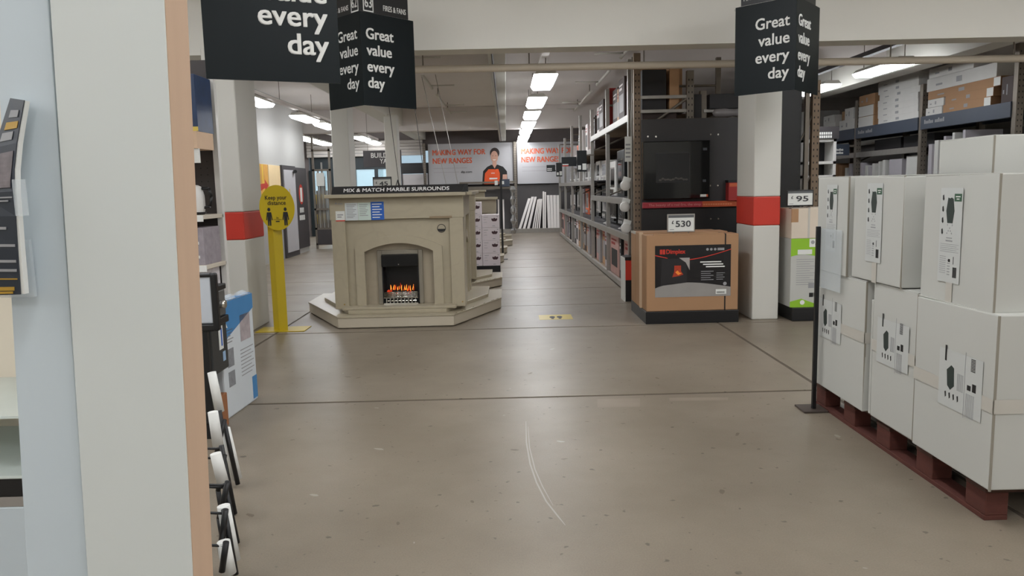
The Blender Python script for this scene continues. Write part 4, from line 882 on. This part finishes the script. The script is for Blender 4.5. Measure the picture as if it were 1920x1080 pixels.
# ------------------------------------------------ right of the column: green box stack
t = thing('stock_plinth', 'black plinth under the green and white heater carton', 'plinth', (3.16, 7.95, 0)); box('base', BLACK, -.20, .30, 0, .5, 0, .14, t, .005)
gb = thing('heater_carton', 'white and lime green printed carton on a black plinth', 'box', (3.14, 8.0, .14)); box('carton', BOXW, -.19, .30, 0, .35, 0, .72, gb, .006)
LIME = mat('lime_print', (142, 190, 44), .5); f_ = Fr((-.19, -.001, 0))
top = [(0, .53)]+[(.49*i/10, .535+.02*math.sin(i/10*6)) for i in range(11)]+[(.49, .72), (0, .72)]; poly(gb, 'lime_band', f_, top, LIME, .001)
poly(gb, 'lime_wave', f_, [(0, 0), (.36, 0), (.36, .03), (.25, .04), (.12, .09), (0, .06)], LIME, .001); poly(gb, 'seal', f_, ell(.13, .05, .025, .025, 12), TXT, .001, .001)
rects(gb, 'brand_label', f_, [(.19, .63, .38, .715), (.07, .555, .22, .605)], LABELW, .001, .001); poly(gb, 'brand_ring', f_, ell(.225, .68, .02, .02, 14), GTXT, .001, .002)
rects(gb, 'print', f_, [(.25, .65, .35, .665)], GTXT, .001, .002); rects(gb, 'print', f_, [(.06, .50-.024*i, .28-.04*(i % 3), .505-.024*i) for i in range(12)]+[(.19, .20, .25, .255)], GTXT, .001); rects(gb, 'bar_code', f_, [(.22+.005*i, .11, .222+.005*i, .15) for i in range(20)]+[(.20, .105, .24, .15)], BTXT, .001)
wc = thing('heater_carton', 'plain pale carton stacked on the lime green carton', 'box', (3.14, 8.0, .86)); box('carton', mat('pale_carton', (214, 200, 182), .7), -.19, .31, 0, .35, 0, .315, wc, .006); rects(wc, 'tape', Fr((-.19, -.001, 0)), [(.17, 0, .19, .315)], TAPE, .001); box('kraft_edge', KRAFT, -.192, -.12, -.002, .01, .17, .31, wc)
q = PY(1500, 385, 8.05); price_sign('95', (q.x, 8.05, 1.175), .255, .145, 'black framed 95 pound price sign on the pale carton', .03)
# dark stand and rack post behind it
rk2 = thing('rack_end_frame', 'brown perforated rack frame with dark panel behind the 95 pound sign', 'rack', (0, 0, 0))
box('dark_panel', BLACK, 3.18, 3.42, 9.1, 9.14, .0, 2.6, rk2); upright(rk2, 3.58, 9.3, 2.75, STEELD, .05, .05); upright(rk2, 3.68, 9.3, 2.62, RUSTY, .09, .07, True); upright(rk2, 3.50, 9.3, 2.75, BLACK, .03, .03, True)
for z in (.5, 1.2, 1.9): MB().tube((3.5, 9.3, z), (3.68, 9.3, z+.4), .01).build('brace', STEELD, rk2)
# dark signs behind the frame
def mini(px0, px1, py0, py1, Y, m, nm, lab, cat):
    a, b_ = PY(px0, py1, Y), PY(px1, py0, Y); o = cbox(nm, m, a.x, b_.x, Y, Y+.03, a.z, b_.z); return tag(o, lab, cat)
# ================================================================== RIGHT HIGH RACK
HX0, HX1 = 6.85, 7.9
HY = [10.55, 12.92, 15.3, 17.7, 20.1]
hr = thing('storage_rack', 'high rack with blue-grey beams of flat packs on the right', 'rack', (0, 0, 0))
for i, y in enumerate(HY):
    for x in (HX0+.05, HX1-.05): upright(hr, x, y, 3.2 if i == 0 else 2.98, STEELD, .1, .09, x < 7.2)
    for z in (.4, 1.1, 1.8, 2.5): MB().tube((HX0+.08, y, z), (HX1-.08, y, z+.4), .015, n=6).build('brace', STEELD, hr)
for i in range(4):
    y0, y1 = HY[i]+.045, HY[i+1]-.045
    box('blue_beam', NAVY, HX0-.02, HX0+.05, y0, y1, 2.24, 2.45, hr, .005); box('beam', NAVY, HX1-.05, HX1, y0, y1, 2.3, 2.45, hr)
    box('shelf_deck', mat('deck_board', (0, 0, 0)), HX0+.05, HX1-.05, y0, y1, 2.43, 2.45, hr); rects(hr, 'beam_lettering', Fr((HX0-.022, y1, 2.24), (0, -1, 0)), [(.12+.045*k, .085, .155+.045*k, .13+.02*(k % 3 == 0)) for k in range(13) if k != 6], GTXT)
    if i > 0:
        box('steel_beam', STEEL, HX0, HX0+.05, y0, y1, 1.88, 1.98, hr, .004)
    box('steel_beam', STEEL, HX0, HX0+.05, y0, y1, .45, .55, hr, .004); box('shelf_deck', DARKG, HX0+.05, HX1-.05, y0, y1, .50, .53, hr); box('back_mesh', mat('rack_back', (128, 124, 120), .7), HX1+.0, HX1+.02, y0, y1, .5, 2.2, hr)
def flat(c, i, a, b_, z0, z1, lab, x0=HX0+.02, grp='flat packs on top of the high rack'):
    o = cbox('flat_pack', c, x0, x0+.75, HY[i]+a, HY[i]+b_, z0, z1, .004); tag(o, lab, 'box', grp)
    hy = (b_-a)/2; hz = z1-z0; f = Fr((-.376, hy, 0), (0, -1, 0)); m = (b_-a)
    rects(o, 'printed_mark', f, [(m*.46, hz*.3, m*.54, hz*.7), (m*.15, hz*.35, m*.25, hz*.5)], GTXT, .0012)
    return o
FW = mat('flatpack_white', (206, 204, 200), .6); 
b0 = 2.452
# first bay: long kraft boxes with white ends and white boxes on top
for k, (c, a, b_, h, l) in enumerate(((KRAFT, .55, 1.75, .125, 'long kraft flat pack at the bottom of the first bay pile'), (KRAFT, .50, 1.7, .125, 'long kraft flat pack second from the bottom in the first bay pile'), (KRAFT, .35, 2.2, .125, 'longest kraft flat pack third in the first bay pile'))):
    o = flat(c, 0, a, b_, b0+k*.127-.004, b0+k*.127+h, l); hy = (b_-a)/2; rects(o, 'white_end', Fr((-.3765, hy, 0), (0, -1, 0)), [(2*hy-.15, .005, 2*hy, h-.005)], LABELW, .0012)
for k, (a, b_) in enumerate(((1.78, 2.25), (1.74, 2.2))): flat(FW, 0, a, b_, b0+k*.127-.004, b0+k*.127+.12, 'short white flat pack beside the kraft pile, %s' % ['lower one', 'upper one'][k])
flat(FW, 0, .45, 2.25, b0+.379, b0+.379+.2, 'thick white flat pack lying on the kraft pile'); flat(FW, 0, 1.0, 2.2, b0+.58, b0+.58+.15, 'topmost white flat pack of the first bay'); cbx = flat(CM_['dark brown'], 0, .08, .32, b0-.004, b0+.35, 'small dark carton at the end of the first bay')
# second bay: stack of eight white flat packs and kraft boxes
for k in range(8):
    j = random.uniform(-.04, .04); flat(FW, 1, .12+j, 1.52+j, b0+k*.106-.004, b0+k*.106+.103, 'wide white flat pack, %s from the bottom of the tall second bay stack' % ['first', 'second', 'third', 'fourth', 'fifth', 'sixth', 'seventh', 'eighth'][k])
for k, (c, l) in enumerate(((FW, 'lower white-ended carton beside the tall stack'), (FW, 'upper white-ended carton beside the tall stack'), (KRAFT, 'kraft carton topping the white-ended cartons'))):
    o = flat(c if k == 2 else KRAFT, 1, 1.66, 2.3, b0+k*.2-.004, b0+k*.2+.19, l)
    if k < 2: rects(o, 'white_face', Fr((-.3768, .32, 0), (0, -1, 0)), [(0, 0, .60, .19)], FW, .0012)
# third and fourth bays
for k, (i, a, b_, z, h, l) in enumerate(((2, .1, .8, 0, .2, 'white carton low in the third bay'), (2, .15, .55, .2, .22, 'white carton upper in the third bay'), (2, 1.0, 1.6, 0, .2, 'white carton at the middle of the third bay'), (2, 1.05, 1.6, .2, .16, 'white carton stacked at the middle of the third bay'), (3, .1, .9, 0, .16, 'white flat pack lowest in the fourth bay'), (3, .1, .9, .16, .16, 'white flat pack second in the fourth bay'), (3, .15, .9, .32, .14, 'white flat pack third in the fourth bay'), (3, .15, .85, .46, .12, 'white flat pack topmost in the fourth bay'))):
    flat(FW, i, a, b_, b0+z-.004, b0+z+h-.003, l)
flat(KRAFT, 2, .82, .98, b0-.004, b0+.4, 'kraft carton behind white cartons in the third bay', HX0+.15)
# upright boards (doors) below
def board(i, a, th, z1, m, lab, lean_=0, dep=.6, z0=.53):
    o = cbox('upright_board', m, HX0+.08, HX0+.08+dep, HY[i]+a, HY[i]+a+th, z0, z1, .003); o.rotation_euler = (0, 0, lean_); return tag(o, lab, 'board', 'white boards standing in the high rack')
LB = mat('board_white', (206, 206, 202), .5); LG = mat('board_lilac', (176, 172, 178), .5)
for k, a in enumerate((2.12, 1.95, 1.75, 1.52, 1.25)): board(0, a, .11 if k < 2 else .06, [2.0, 2.05, 2.1, 2.14, 2.16][k], LB if k % 2 else LG, 'white board upright in the first bay of the high rack', .02*k)
board(0, .1, .7, 1.98, LB, 'wide white board pack in the first bay of the high rack'); board(0, .95, .2, 2.0, LG, 'grey board pack in the first bay of the high rack')
for k, a in enumerate((2.2, 2.0, 1.85, 1.7, 1.5, 1.3, .7, .15)): board(1, a, [.1, .08, .1, .1, .06, .1, .45, .4][k], [1.78, 1.72, 1.7, 1.75, 1.78, 1.8, 1.80, 1.84][k], [LG, LB, LG, LB, LB, LB, LG, LB][k], '%s upright in the second bay of the high rack' % ['grey board', 'white board'][[0, 1, 0, 1, 1, 1, 0, 1][k]])
for k, a in enumerate((.1, .3, .5, .75, 1.0, 1.4, 1.8)): board(2, a, [.1, .12, .1, .15, .2, .3, .2][k], [1.76, 1.78, 1.7, 1.76, 1.8, 1.6, 1.7][k], [LG, LG, LB, KRAFT, KRAFT, LB, LG][k], '%s upright in the third bay of the high rack' % ['grey board', 'grey board', 'white board', 'kraft board', 'kraft board', 'white board', 'grey board'][k])
# black dark goods behind the second bay steel beam
for i, a, b_ in ((1, .1, 1.1), (1, 1.2, 2.2)): aisle_box('charcoal', HX0+.3, HX0+.7, HY[i]+a, HY[i]+b_, 1.975, 2.2, 'dark carton on the steel beam shelf of the high rack, second bay', 'dark cartons under the blue beam', False)
for i in (1,): box('shelf_deck', DARKG, HX0+.05, HX1-.05, HY[i]+.05, HY[i+1]-.05, 1.955, 1.978, hr)
# hanging navy signs in front of the third bay
a, b_ = PY(1555, 292, 15.28), PY(1593, 270, 15.28)
t = thing('rack_flag', 'navy sign reading shelf doors hung from the high rack third bay', 'sign', (a.x, 15.28, a.z)); box('board', NAVY, 0, b_.x-a.x, 0, .02, 0, b_.z-a.z, t, .003); rects(t, 'lettering', Fr((0, -.001, 0)), [(.04+.026*k, zz_, .06+.026*k, zz_+.035+.01*(k % 3 == 0)) for k in range(9) for zz_ in (.03, .09)], TXT); box('arm', STEELD, (b_.x-a.x)-.03, HX0+.01-a.x, .02, .03, .16, .2, t)
# white shelf tower further back
tw_ = thing('shelf_tower', 'white open shelf tower standing beyond the brown rack frame', 'shelf', (5.75, 14.2, 0))
for x in (-.28, .22): box('side', WHF, x, x+.05, 0, .4, 0, 2.2, tw_)
for z in (.3, .9, 1.5, 1.75, 2.15): box('shelf', WHF, -.28, .27, 0, .4, z, z+.05, tw_)
box('back', BLACK, -.28, .27, .4, .42, 0, 2.2, tw_); box('header', DARKG, -.3, .3, -.03, 0, 2.2, 2.42, tw_); rects(tw_, 'lettering', Fr((0, -.031, 0)), [(-.22+.04*k, zz_, -.19+.04*k, zz_+.045) for k in range(10) for zz_ in (2.215, 2.275)], TXT)

# ================================================================== BACK: BANNERS, WHITE BOARDS, SHELF
BAN = mat('banner_vinyl', (188, 187, 190), .5, var=.08, scale=1.2, bump=.2, bscale=3); ORG = mat('banner_orange', (234, 106, 66), .5)
def banner(x0, x1, z0, z1, lab, person):
    t = thing('promo_banner', lab, 'banner', (x0, 25.6, z0)); W, Z = x1-x0, z1-z0; box('sheet', BAN, 0, W, 0, .02, 0, Z, t)
    f = Fr((0, -.002, 0)); s = W/2.75
    text(t, 'MAKING WAY FOR', f, .14*s, Z-.36, .17, ORG, 1.72*s, 'L', .025); text(t, 'NEW RANGES', f, .14*s, Z-.63, .17, ORG, 1.28*s, 'L', .025)
    rects(t, 'small_print', f, [(.16*s, Z-.80, 1.25*s, Z-.775), (.16*s, Z-.93, 1.0*s, Z-.905)], mat('pale_print', (176, 172, 176), .5)); text(t, 'diy.com', f, 1.05*s, Z-.95, .07, BTXT, .36*s, 'L', .015)
    if person:
        SK = mat('print_skin', (206, 160, 140), .6); cx = 2.13*s
        P = rects(t, 'portrait_print', f, [(cx-.02, .4, cx+.02, .42)], BTXT)
        def pg(nm, pts, m, o): poly(P, nm, f, pts, m, .002, o)
        pg('shirt', [(cx-.40, 0), (cx-.36, .42), (cx-.22, .56), (cx-.08, .62), (cx+.12, .62), (cx+.3, .55), (cx+.42, .4), (cx+.44, .05), (cx+.3, 0)], BTXT, .001)
        pg('arm', [(cx+.26, .05), (cx+.28, .3), (cx+.42, .3), (cx+.42, .05)], SK, .003)
        pg('apron', [(cx-.34, 0), (cx-.30, .35), (cx-.18, .48), (cx+.14, .48), (cx+.2, .3), (cx+.26, 0)], mat('apron_orange', (236, 92, 40), .6), .004)
        pg('collar', [(cx-.12, .62), (cx+.14, .62), (cx+.04, .46)], BTXT, .0055); pg('neck_v', [(cx-.05, .62), (cx+.09, .62), (cx+.02, .5)], SK, .0075)
        pg('neck', [(cx-.05, .55), (cx+.08, .55), (cx+.09, .7), (cx-.05, .7)], SK, .004)
        pg('hair', ell(cx+.035, 1.0, .155, .17, 20), mat('print_hair', (52, 40, 38), .6), .005)
        pg('face', ell(cx+.02, .88, .12, .19, 20), SK, .007)
        for e in (-.03, .07): pg('eye', ell(cx+e, .91, .016, .01, 8), BTXT, .009)
        pg('smile', [(cx-.04, .79), (cx+.08, .79), (cx+.04, .765), (cx-.01, .765)], TXT, .009)
        rects(P, 'apron_text', f, [(cx-.16, .15, cx+.10, .20), (cx-.1, .34, cx+.02, .36)], TXT, .001, .0065)
    return t
banner(-2.5, .26, 1.60, 2.93, 'grey banner with orange lettering and a printed person in an orange apron', True)
banner(.40, 3.1, 1.58, 2.91, 'grey banner with orange lettering above the leaning white boards', False)
ru = thing('back_rack', 'steel back rack frame carrying the leaning white boards', 'rack', (0, 25.2, 0))
for x in (-2.62, .33, 2.6): upright(ru, x, .3, 2.95, STEELD, .09, .07, True)
box('crossbar', STEELD, -2.6, .3, .2, .25, 1.42, 1.52, ru); box('crossbar', STEELD, -1.5, .3, .2, .25, 1.62, 1.68, ru)
box('shelf', STEEL, -2.6, 2.6, -.15, .45, .02, .12, ru); box('shelf_front', STEEL, -2.6, 2.6, -.17, -.15, 0, .14, ru)
box('back_panel', mat('grey_back_panel', (86, 83, 84), .7), -2.6, 2.6, .46, .5, .12, 1.55, ru)
WB = mat('leaning_white', (222, 216, 212), .5, var=.04)
def lean_board(px_b, px_t, py_t, th, lab):
    a, b_ = PY(px_b, 431, 25.1), PY(px_t, py_t, 25.6); L = b_.z-.12
    MBk = MB().add([(0, 0, 0), (th, 0, 0), (b_.x-a.x+th, .5, L), (b_.x-a.x, .5, L), (0, .06, 0), (th, .06, 0), (b_.x-a.x+th, .562, L), (b_.x-a.x, .562, L)], [(0, 1, 2, 3), (7, 6, 5, 4), (0, 4, 5, 1), (1, 5, 6, 2), (2, 6, 7, 3), (3, 7, 4, 0)])
    o = MBk.build('leaning_board', WB, None, .004); o.location = (a.x, 25.1, .12); tag(o, lab, 'board', 'white boards leaning on the back rack')
for pb, pt, py in ((972, 990.2, 372), (980, 996.4, 369), (988, 1002, 369)): lean_board(pb, pt, py, .083, 'white board leaning steeply in the left group under the banner')
for pb, pt, py in ((998, 1007.4, 374), (1002, 1009.9, 373), (1006, 1012.3, 373), (1010, 1014.6, 373)): lean_board(pb, pt, py, .040, 'white board leaning slightly in the middle group under the banner')
for pb, pt, py in ((1017.6, 1017.6, 359), (1021, 1021, 360)): lean_board(pb, pt, py, .05, 'tall thin white board standing upright under the banner')
for pb, pt, py in ((1027.5, 1025, 366), (1033, 1031, 366), (1038.5, 1037, 366), (1044, 1043, 366)): lean_board(pb, pt, py, .09, 'white board standing in the group beside the aisle rack')
lean_board(934, 933, 374, .05, 'narrow white board standing by the foil-wrapped post'); lean_board(941, 940, 374, .09, 'white board standing alone by the foil-wrapped post')
fp = thing('wrapped_post', 'foil-wrapped post between the two banners', 'post', (PY(963, 431, 25.0).x, 24.915, 0)); b = MB()
prof = [(.07+.025*math.sin(i*1.9)+random.uniform(-.012, .012), i*.1) for i in range(16)]; b.lathe([(.001, 0)]+prof+[(.001, 1.52)], (0, 0, 0), 9); b.build('foil_wrap', mat('foil', (190, 190, 190), .25, .8, var=.2), fp)
t = thing('control_box', 'dark control box with white buttons under the printed person', 'box', (PY(948, 343, 25.0).x, 25.0, PY(948, 350, 25).z)); box('case', NAVY, -.2, .13, 0, .2, 0, .24, t, .01); rects(t, 'button', Fr((0, -.001, 0)), [(-.35, .06, -.25, .2), (-.2+.08, .08, -.05, .18)], LABELW); box('bracket', STEELD, -.35, .12, .05, .41, -.06, 0, t)

# ================================================================== LEFT BACK: trolleys, bollards
tr = thing('profile_rack', 'tall grey rack of metal profiles at the office wall corner', 'rack', (-4.95, 20.1, 0))
for x in (0, .42): box('upright', STEELD, x, x+.05, 0, .05, 0, 2.9 if x == 0 else 2.6, tr)
for z in (.1, .5, 1.0, 2.0, 2.5): box('crossbar', STEELD, 0, .47, .0, .03, z, z+.05, tr)
for k in range(7): box('profile', STEEL if k % 2 else STEELD, .06+k*.05, .095+k*.05, .05, .1, .1, 1.5+.18*((k*3) % 5), tr)
box('notice', LABELW, .1, .3, -.02, -.01, 1.62, 1.95, tr); box('lower_panel', DARKG, .05, .42, -.01, .0, .12, .5, tr)
for k, px in enumerate((600, 607)):
    Y = 22.3+k*.7; q = PY(px, 440, Y); t = thing('striped_bollard', 'yellow and black striped bollard by the entrance, %s' % ['thinner near one', 'further one'][k], 'bollard', (q.x, Y, 0), 0, 'bollards by the entrance')
    for i in range(5): MB().tube((0, 0, i*.28), (0, 0, i*.28+.281), .075, n=14).build('stripe', YELL if i % 2 == 0 else BLACK, t, smooth=True)
sg = PY(482, 320, 15.0); t = thing('flag_sign', 'small black flag sign projecting from the office wall', 'sign', (-4.99, 14.9, 1.78)); box('board', BLACK, 0, .32, 0, .03, 0, .32, t, .004); rects(t, 'print', Fr((0, -.001, 0)), [(.08, .06+.07*i, .26, .09+.07*i) for i in range(3)], TXT)

# ================================================================== LEFT GONDOLA AND GOODS BY THE NEAR PANEL
gd = thing('shelf_gondola', 'shelving end with dark perforated back behind the wood-edged panel', 'shelf', (-2.16, 5.55, 0))
box('back_board', mat('peg_dark', (66, 60, 58), .6), -1.3, -.02, .40, .43, 0, 2.45, gd); box('side_panel', WHF, -.04, 0, 0.38, .43, 0, 2.5, gd)
rects(gd, 'peg_hole', Fr((-1.3, .398, 0)), [(.05+.05*i, 1.45+.05*k, .058+.05*i, 1.458+.05*k) for i in range(24) for k in range(6)], BTXT, .001)
for z in (.95, 1.31): box('shelf', mat('shelf_cream', (206, 196, 180), .5), -1.3, 0, 0, .40, z-.03, z, gd, .004); box('price_rail', TXT, -1.3, 0, -.012, 0, z-.045, z, gd)
box('top_fascia', TXT, -1.3, 0, .0, .03, 1.68, 1.78, gd); box('kraft_tray', mat('tray_beige', (222, 190, 160), .6), -1.3, 0, -.01, .3, 1.78, 1.90, gd)
for k in range(16): MB().prism([(-.02, 0), (.02, 0), (.02, .03), (-.02, .03)], (-1.28+k*.085, -.01, 1.90), (1, 0, 0), (0, 0, 1), .004).build('tray_tab', mat('tab_yellow', (222, 196, 90), .5), gd)
bx = cbox('blue_carton', mat('deep_blue_print', (28, 54, 92), .35, var=.4, scale=14), -3.26, -2.17, 5.6, 5.9, 1.90, 2.3, .004); tag(bx, 'deep blue printed carton on top of the left shelving end', 'box')
kt = thing('kettle', 'white kettle with black base on the left shelving end', 'kettle', (-2.29, 5.72, 1.31))
MB().lathe([(.07, 0), (.085, .01), (.085, .02)], (0, 0, 0), 20).build('base', BLACK, kt, smooth=True); MB().lathe([(.075, .02), (.082, .05), (.08, .14), (.066, .2), (.04, .215), (.001, .22)], (0, 0, 0), 20).build('body', WHF, kt, smooth=True)
b = MB(); hp = [(.07, 0, .19), (.12, 0, .19), (.135, 0, .13), (.12, 0, .06), (.075, 0, .05)]
for i in range(4): b.tube(hp[i], hp[i+1], .011, n=8)
b.build('handle', BLACK, kt, smooth=True); MB().tube((-.07, 0, .15), (-.11, 0, .2), .022, .012).build('spout', WHF, kt, smooth=True); MB().lathe([(.001, .22), (.014, .225), (.012, .24), (.001, .245)], (0, 0, 0), 10).build('knob', BLACK, kt)
for k, (x, z0, z1, lab) in enumerate(((-2.33, .95, 1.22, 'grey printed appliance carton under the kettle'), (-2.35, .60, .92, 'pale printed appliance carton on the lowest left shelf'))):
    o = cbox('appliance_carton', mat('appliance_print_%d' % k, [(150, 142, 148), (206, 200, 202)][k], .5, var=.35, scale=22), x-.16, x+.15, 5.58, 5.9, z0, z1, .004); tag(o, lab, 'box')
    rects(o, 'print', Fr((-.15, -.161, 0)), [(.12, .05+.05*i, .27-.02*(i % 2), .07+.05*i) for i in range(4)], GTXT if k else LABELW)
tag(cbox('support_crate', DARKG, -2.66, -2.18, 5.6, 5.925, 0, .60), 'dark crate under the lowest left shelf carton', 'crate')
# blue and white tall carton in plastic wrap
wbx = thing('heater_carton', 'tall blue and white heater carton in plastic wrap on the floor', 'box', (-1.855, 5.145, 0), -.06)
hx, hy, hz = .032, .27, .765
p0, p1 = G(426, 786), G(483, 746)
box('carton', mat('wrapped_white', (206, 212, 216), .35, var=.05), -hx, hx, -hy, hy, .0, hz, wbx, .012)
BL = mat('cyan_blue_print', (66, 130, 184), .35, var=.1); f_ = Fr((hx+.0005, -hy, 0), (0, 1, 0))
poly(wbx, 'blue_flash', f_, [(0, .47), (.10, .53), (.54, .66), (.54, .762), (0, .762)], BL, .001); box('blue_top', BL, -hx+.004, hx-.004, -hy+.004, hy-.004, hz-.001, hz+.002, wbx); rects(wbx, 'blue_front', Fr((-hx, -hy-.0005, 0)), [(.003, .62, .061, .76)], BL, .001)
poly(wbx, 'white_swirl', f_, [(.04, .66), (.07, .60), (.10, .59), (.075, .63), (.08, .68), (.06, .69)], TXT, .001, .001); rects(wbx, 'picture', f_, [(.07, .33, .17, .45), (.07, .20, .17, .30)], mat('heater_picture', (132, 134, 138), .5, var=.4, scale=30), .001); rects(wbx, 'picture', f_, [(.30, .46, .47, .64)], mat('room_picture', (168, 158, 160), .5, var=.4, scale=20), .001)
rects(wbx, 'print', f_, [(.05, .57-.02*i, .18-.02*(i % 3), .577-.02*i) for i in range(5)]+[(.28, .40-.025*i, .5-.04*(i % 2), .406-.025*i) for i in range(8)], GTXT, .001); rects(wbx, 'blue_tab', f_, [(.45, .02, .53, .18)], BL, .001)
b = MB(); 
for k in range(7):
    x, y = random.uniform(-.02, .02), random.uniform(-.24, .2); b.lathe([(.001, 0), (.04, .004), (.03, .02), (.001, .035)], (x, y, hz), 7)
b.build('plastic_wrap', CLEAR, wbx, kind='stuff')
# black heater cartons / microwave beside it
mk = thing('black_heater', 'black and grey portable heater unit beside the blue and white carton', 'heater', (-1.92, 4.71, 0))
box('lower_case', mat('heater_dark', (48, 50, 50), .4), -.14, .13, -.13, .14, .36, .66, mk, .012); box('upper_case', mat('heater_grey', (98, 98, 98), .3, .3), -.14, .135, -.13, .14, .70, .87, mk, .012); box('rim', BLACK, -.15, .145, -.14, .15, .655, .70, mk, .006); box('top_rim', BLACK, -.15, .14, -.14, .15, .865, .90, mk, .006)
f_ = Fr((.1305, -.13, 0), (0, 1, 0)); rects(mk, 'sticker', f_, [(.12, .50, .19, .645)], LABELW); rects(mk, 'sticker', f_, [(.17, .42, .215, .48)], mat('pale_blue_sticker', (150, 180, 210), .5), .001); rects(mk, 'sticker_bar', f_, [(.155, .52, .175, .63)], BLUEP, .001, .001)
MB().tube((.13, .04, .78), (.17, .04, .78), .025).build('knob', CHROME, mk, smooth=True); kx = PY(427, 755, 4.80).x
box('cradle', BLACK, -.13, kx-.122+1.92, -.1, .12, 0, .365, mk, .01)
kc = cbox('kraft_block', mat('kraft_orange', (150, 98, 62), .7), kx-.12, kx, 4.66, 4.80, .0, PY(427, 735, 4.8).z, .004); tag(kc, 'small orange kraft carton on the floor by the black heater', 'box')
mw = thing('mirror_panel', 'pale panel with thick black rounded frame before the black heater', 'panel', (-1.90, 4.50, .0)); box('panel', mat('appliance_white', (196, 202, 210), .3), -.16, .165, 0, .03, .70, .985, mw, .01)
MB().box(.16, .195, -.01, .04, .655, 1.0).build('black_frame', BLACK, mw, .012); MB().box(-.17, .17, -.01, .04, .655, .70).build('black_frame', BLACK, mw, .01); MB().box(-.17, .17, -.01, .04, .975, 1.0).build('black_frame', BLACK, mw, .01); box('stand', BLACK, -.10, .12, .0, .03, 0, .66, mw)
# folded stools with black tubes and white foam sleeves
FOAM = mat('white_foam', (222, 222, 218), .8, var=.06, scale=20, bump=.2)
STOOLS = [(4.30, 'wall end of the row', [('w', (397, 698), (412, 772)), ('b', (412, 770), (423, 836))]),
          (3.74, 'with a sleeve on its outer leg', [('w', (422, 803), (444, 898)), ('b', (420, 790), (446, 908)), ('b', (421, 787), (404, 858)), ('w', (399, 772), (409, 836))]),
          (3.38, 'with bare black outer leg', [('b', (415, 835), (441, 967)), ('b', (421, 853), (409, 920)), ('w', (404, 850), (418, 905))]),
          (3.08, 'with two bare crossing legs', [('b', (421, 907), (447, 1028)), ('b', (427, 903), (411, 972))]),
          (2.83, 'with a long sleeve and black tip', [('w', (419, 948), (438, 1050)), ('b', (420, 955), (442, 1077)), ('b', (423, 955), (414, 1028)), ('w', (419, 1015), (430, 1075)), ('b', (424, 1016), (416, 1072))])]
for Yf, lab, parts in STOOLS:
    f0 = PY(*parts[0][2], Yf); o = Vector((f0.x, Yf, 0))
    t = thing('folded_stool', 'folded black tubular stool by the wood-edged panel, '+lab, 'stool', o, 0, 'folded stools leaning by the panel')
    for k, (kind, p0, p1) in enumerate(parts):
        dy = -.03*k; a, b_ = PY(*p0, Yf+dy)-o, PY(*p1, Yf+dy)-o
        if b_.z < .006: b_ = a+(b_-a)*((a.z-.006)/(a.z-b_.z))      # feet stop at the floor
        if kind == 'w': MB().tube(a, b_, .024, .026, n=14).build('foam_sleeve', FOAM, t, smooth=True)
        else:
            MB().tube(a, b_, .0115, n=10).build('leg', BLACK, t, smooth=True)
            MB().tube(a+Vector((-.01, .01, -.02)), a+Vector((-.34, .06, -.02)), .0055, n=8).build('crossbar', BLACK, t, smooth=True)
            MB().tube(a+Vector((-.34, .03, 0)), b_+Vector((-.34, .03, 0)), .0115, n=10).build('leg', BLACK, t, smooth=True)
    lo = PY(*parts[1][2], Yf)-o
    if lo.z > .02: MB().tube(lo, (lo.x+.01, 0, 0), .0115, n=10).build('leg', BLACK, t, smooth=True)
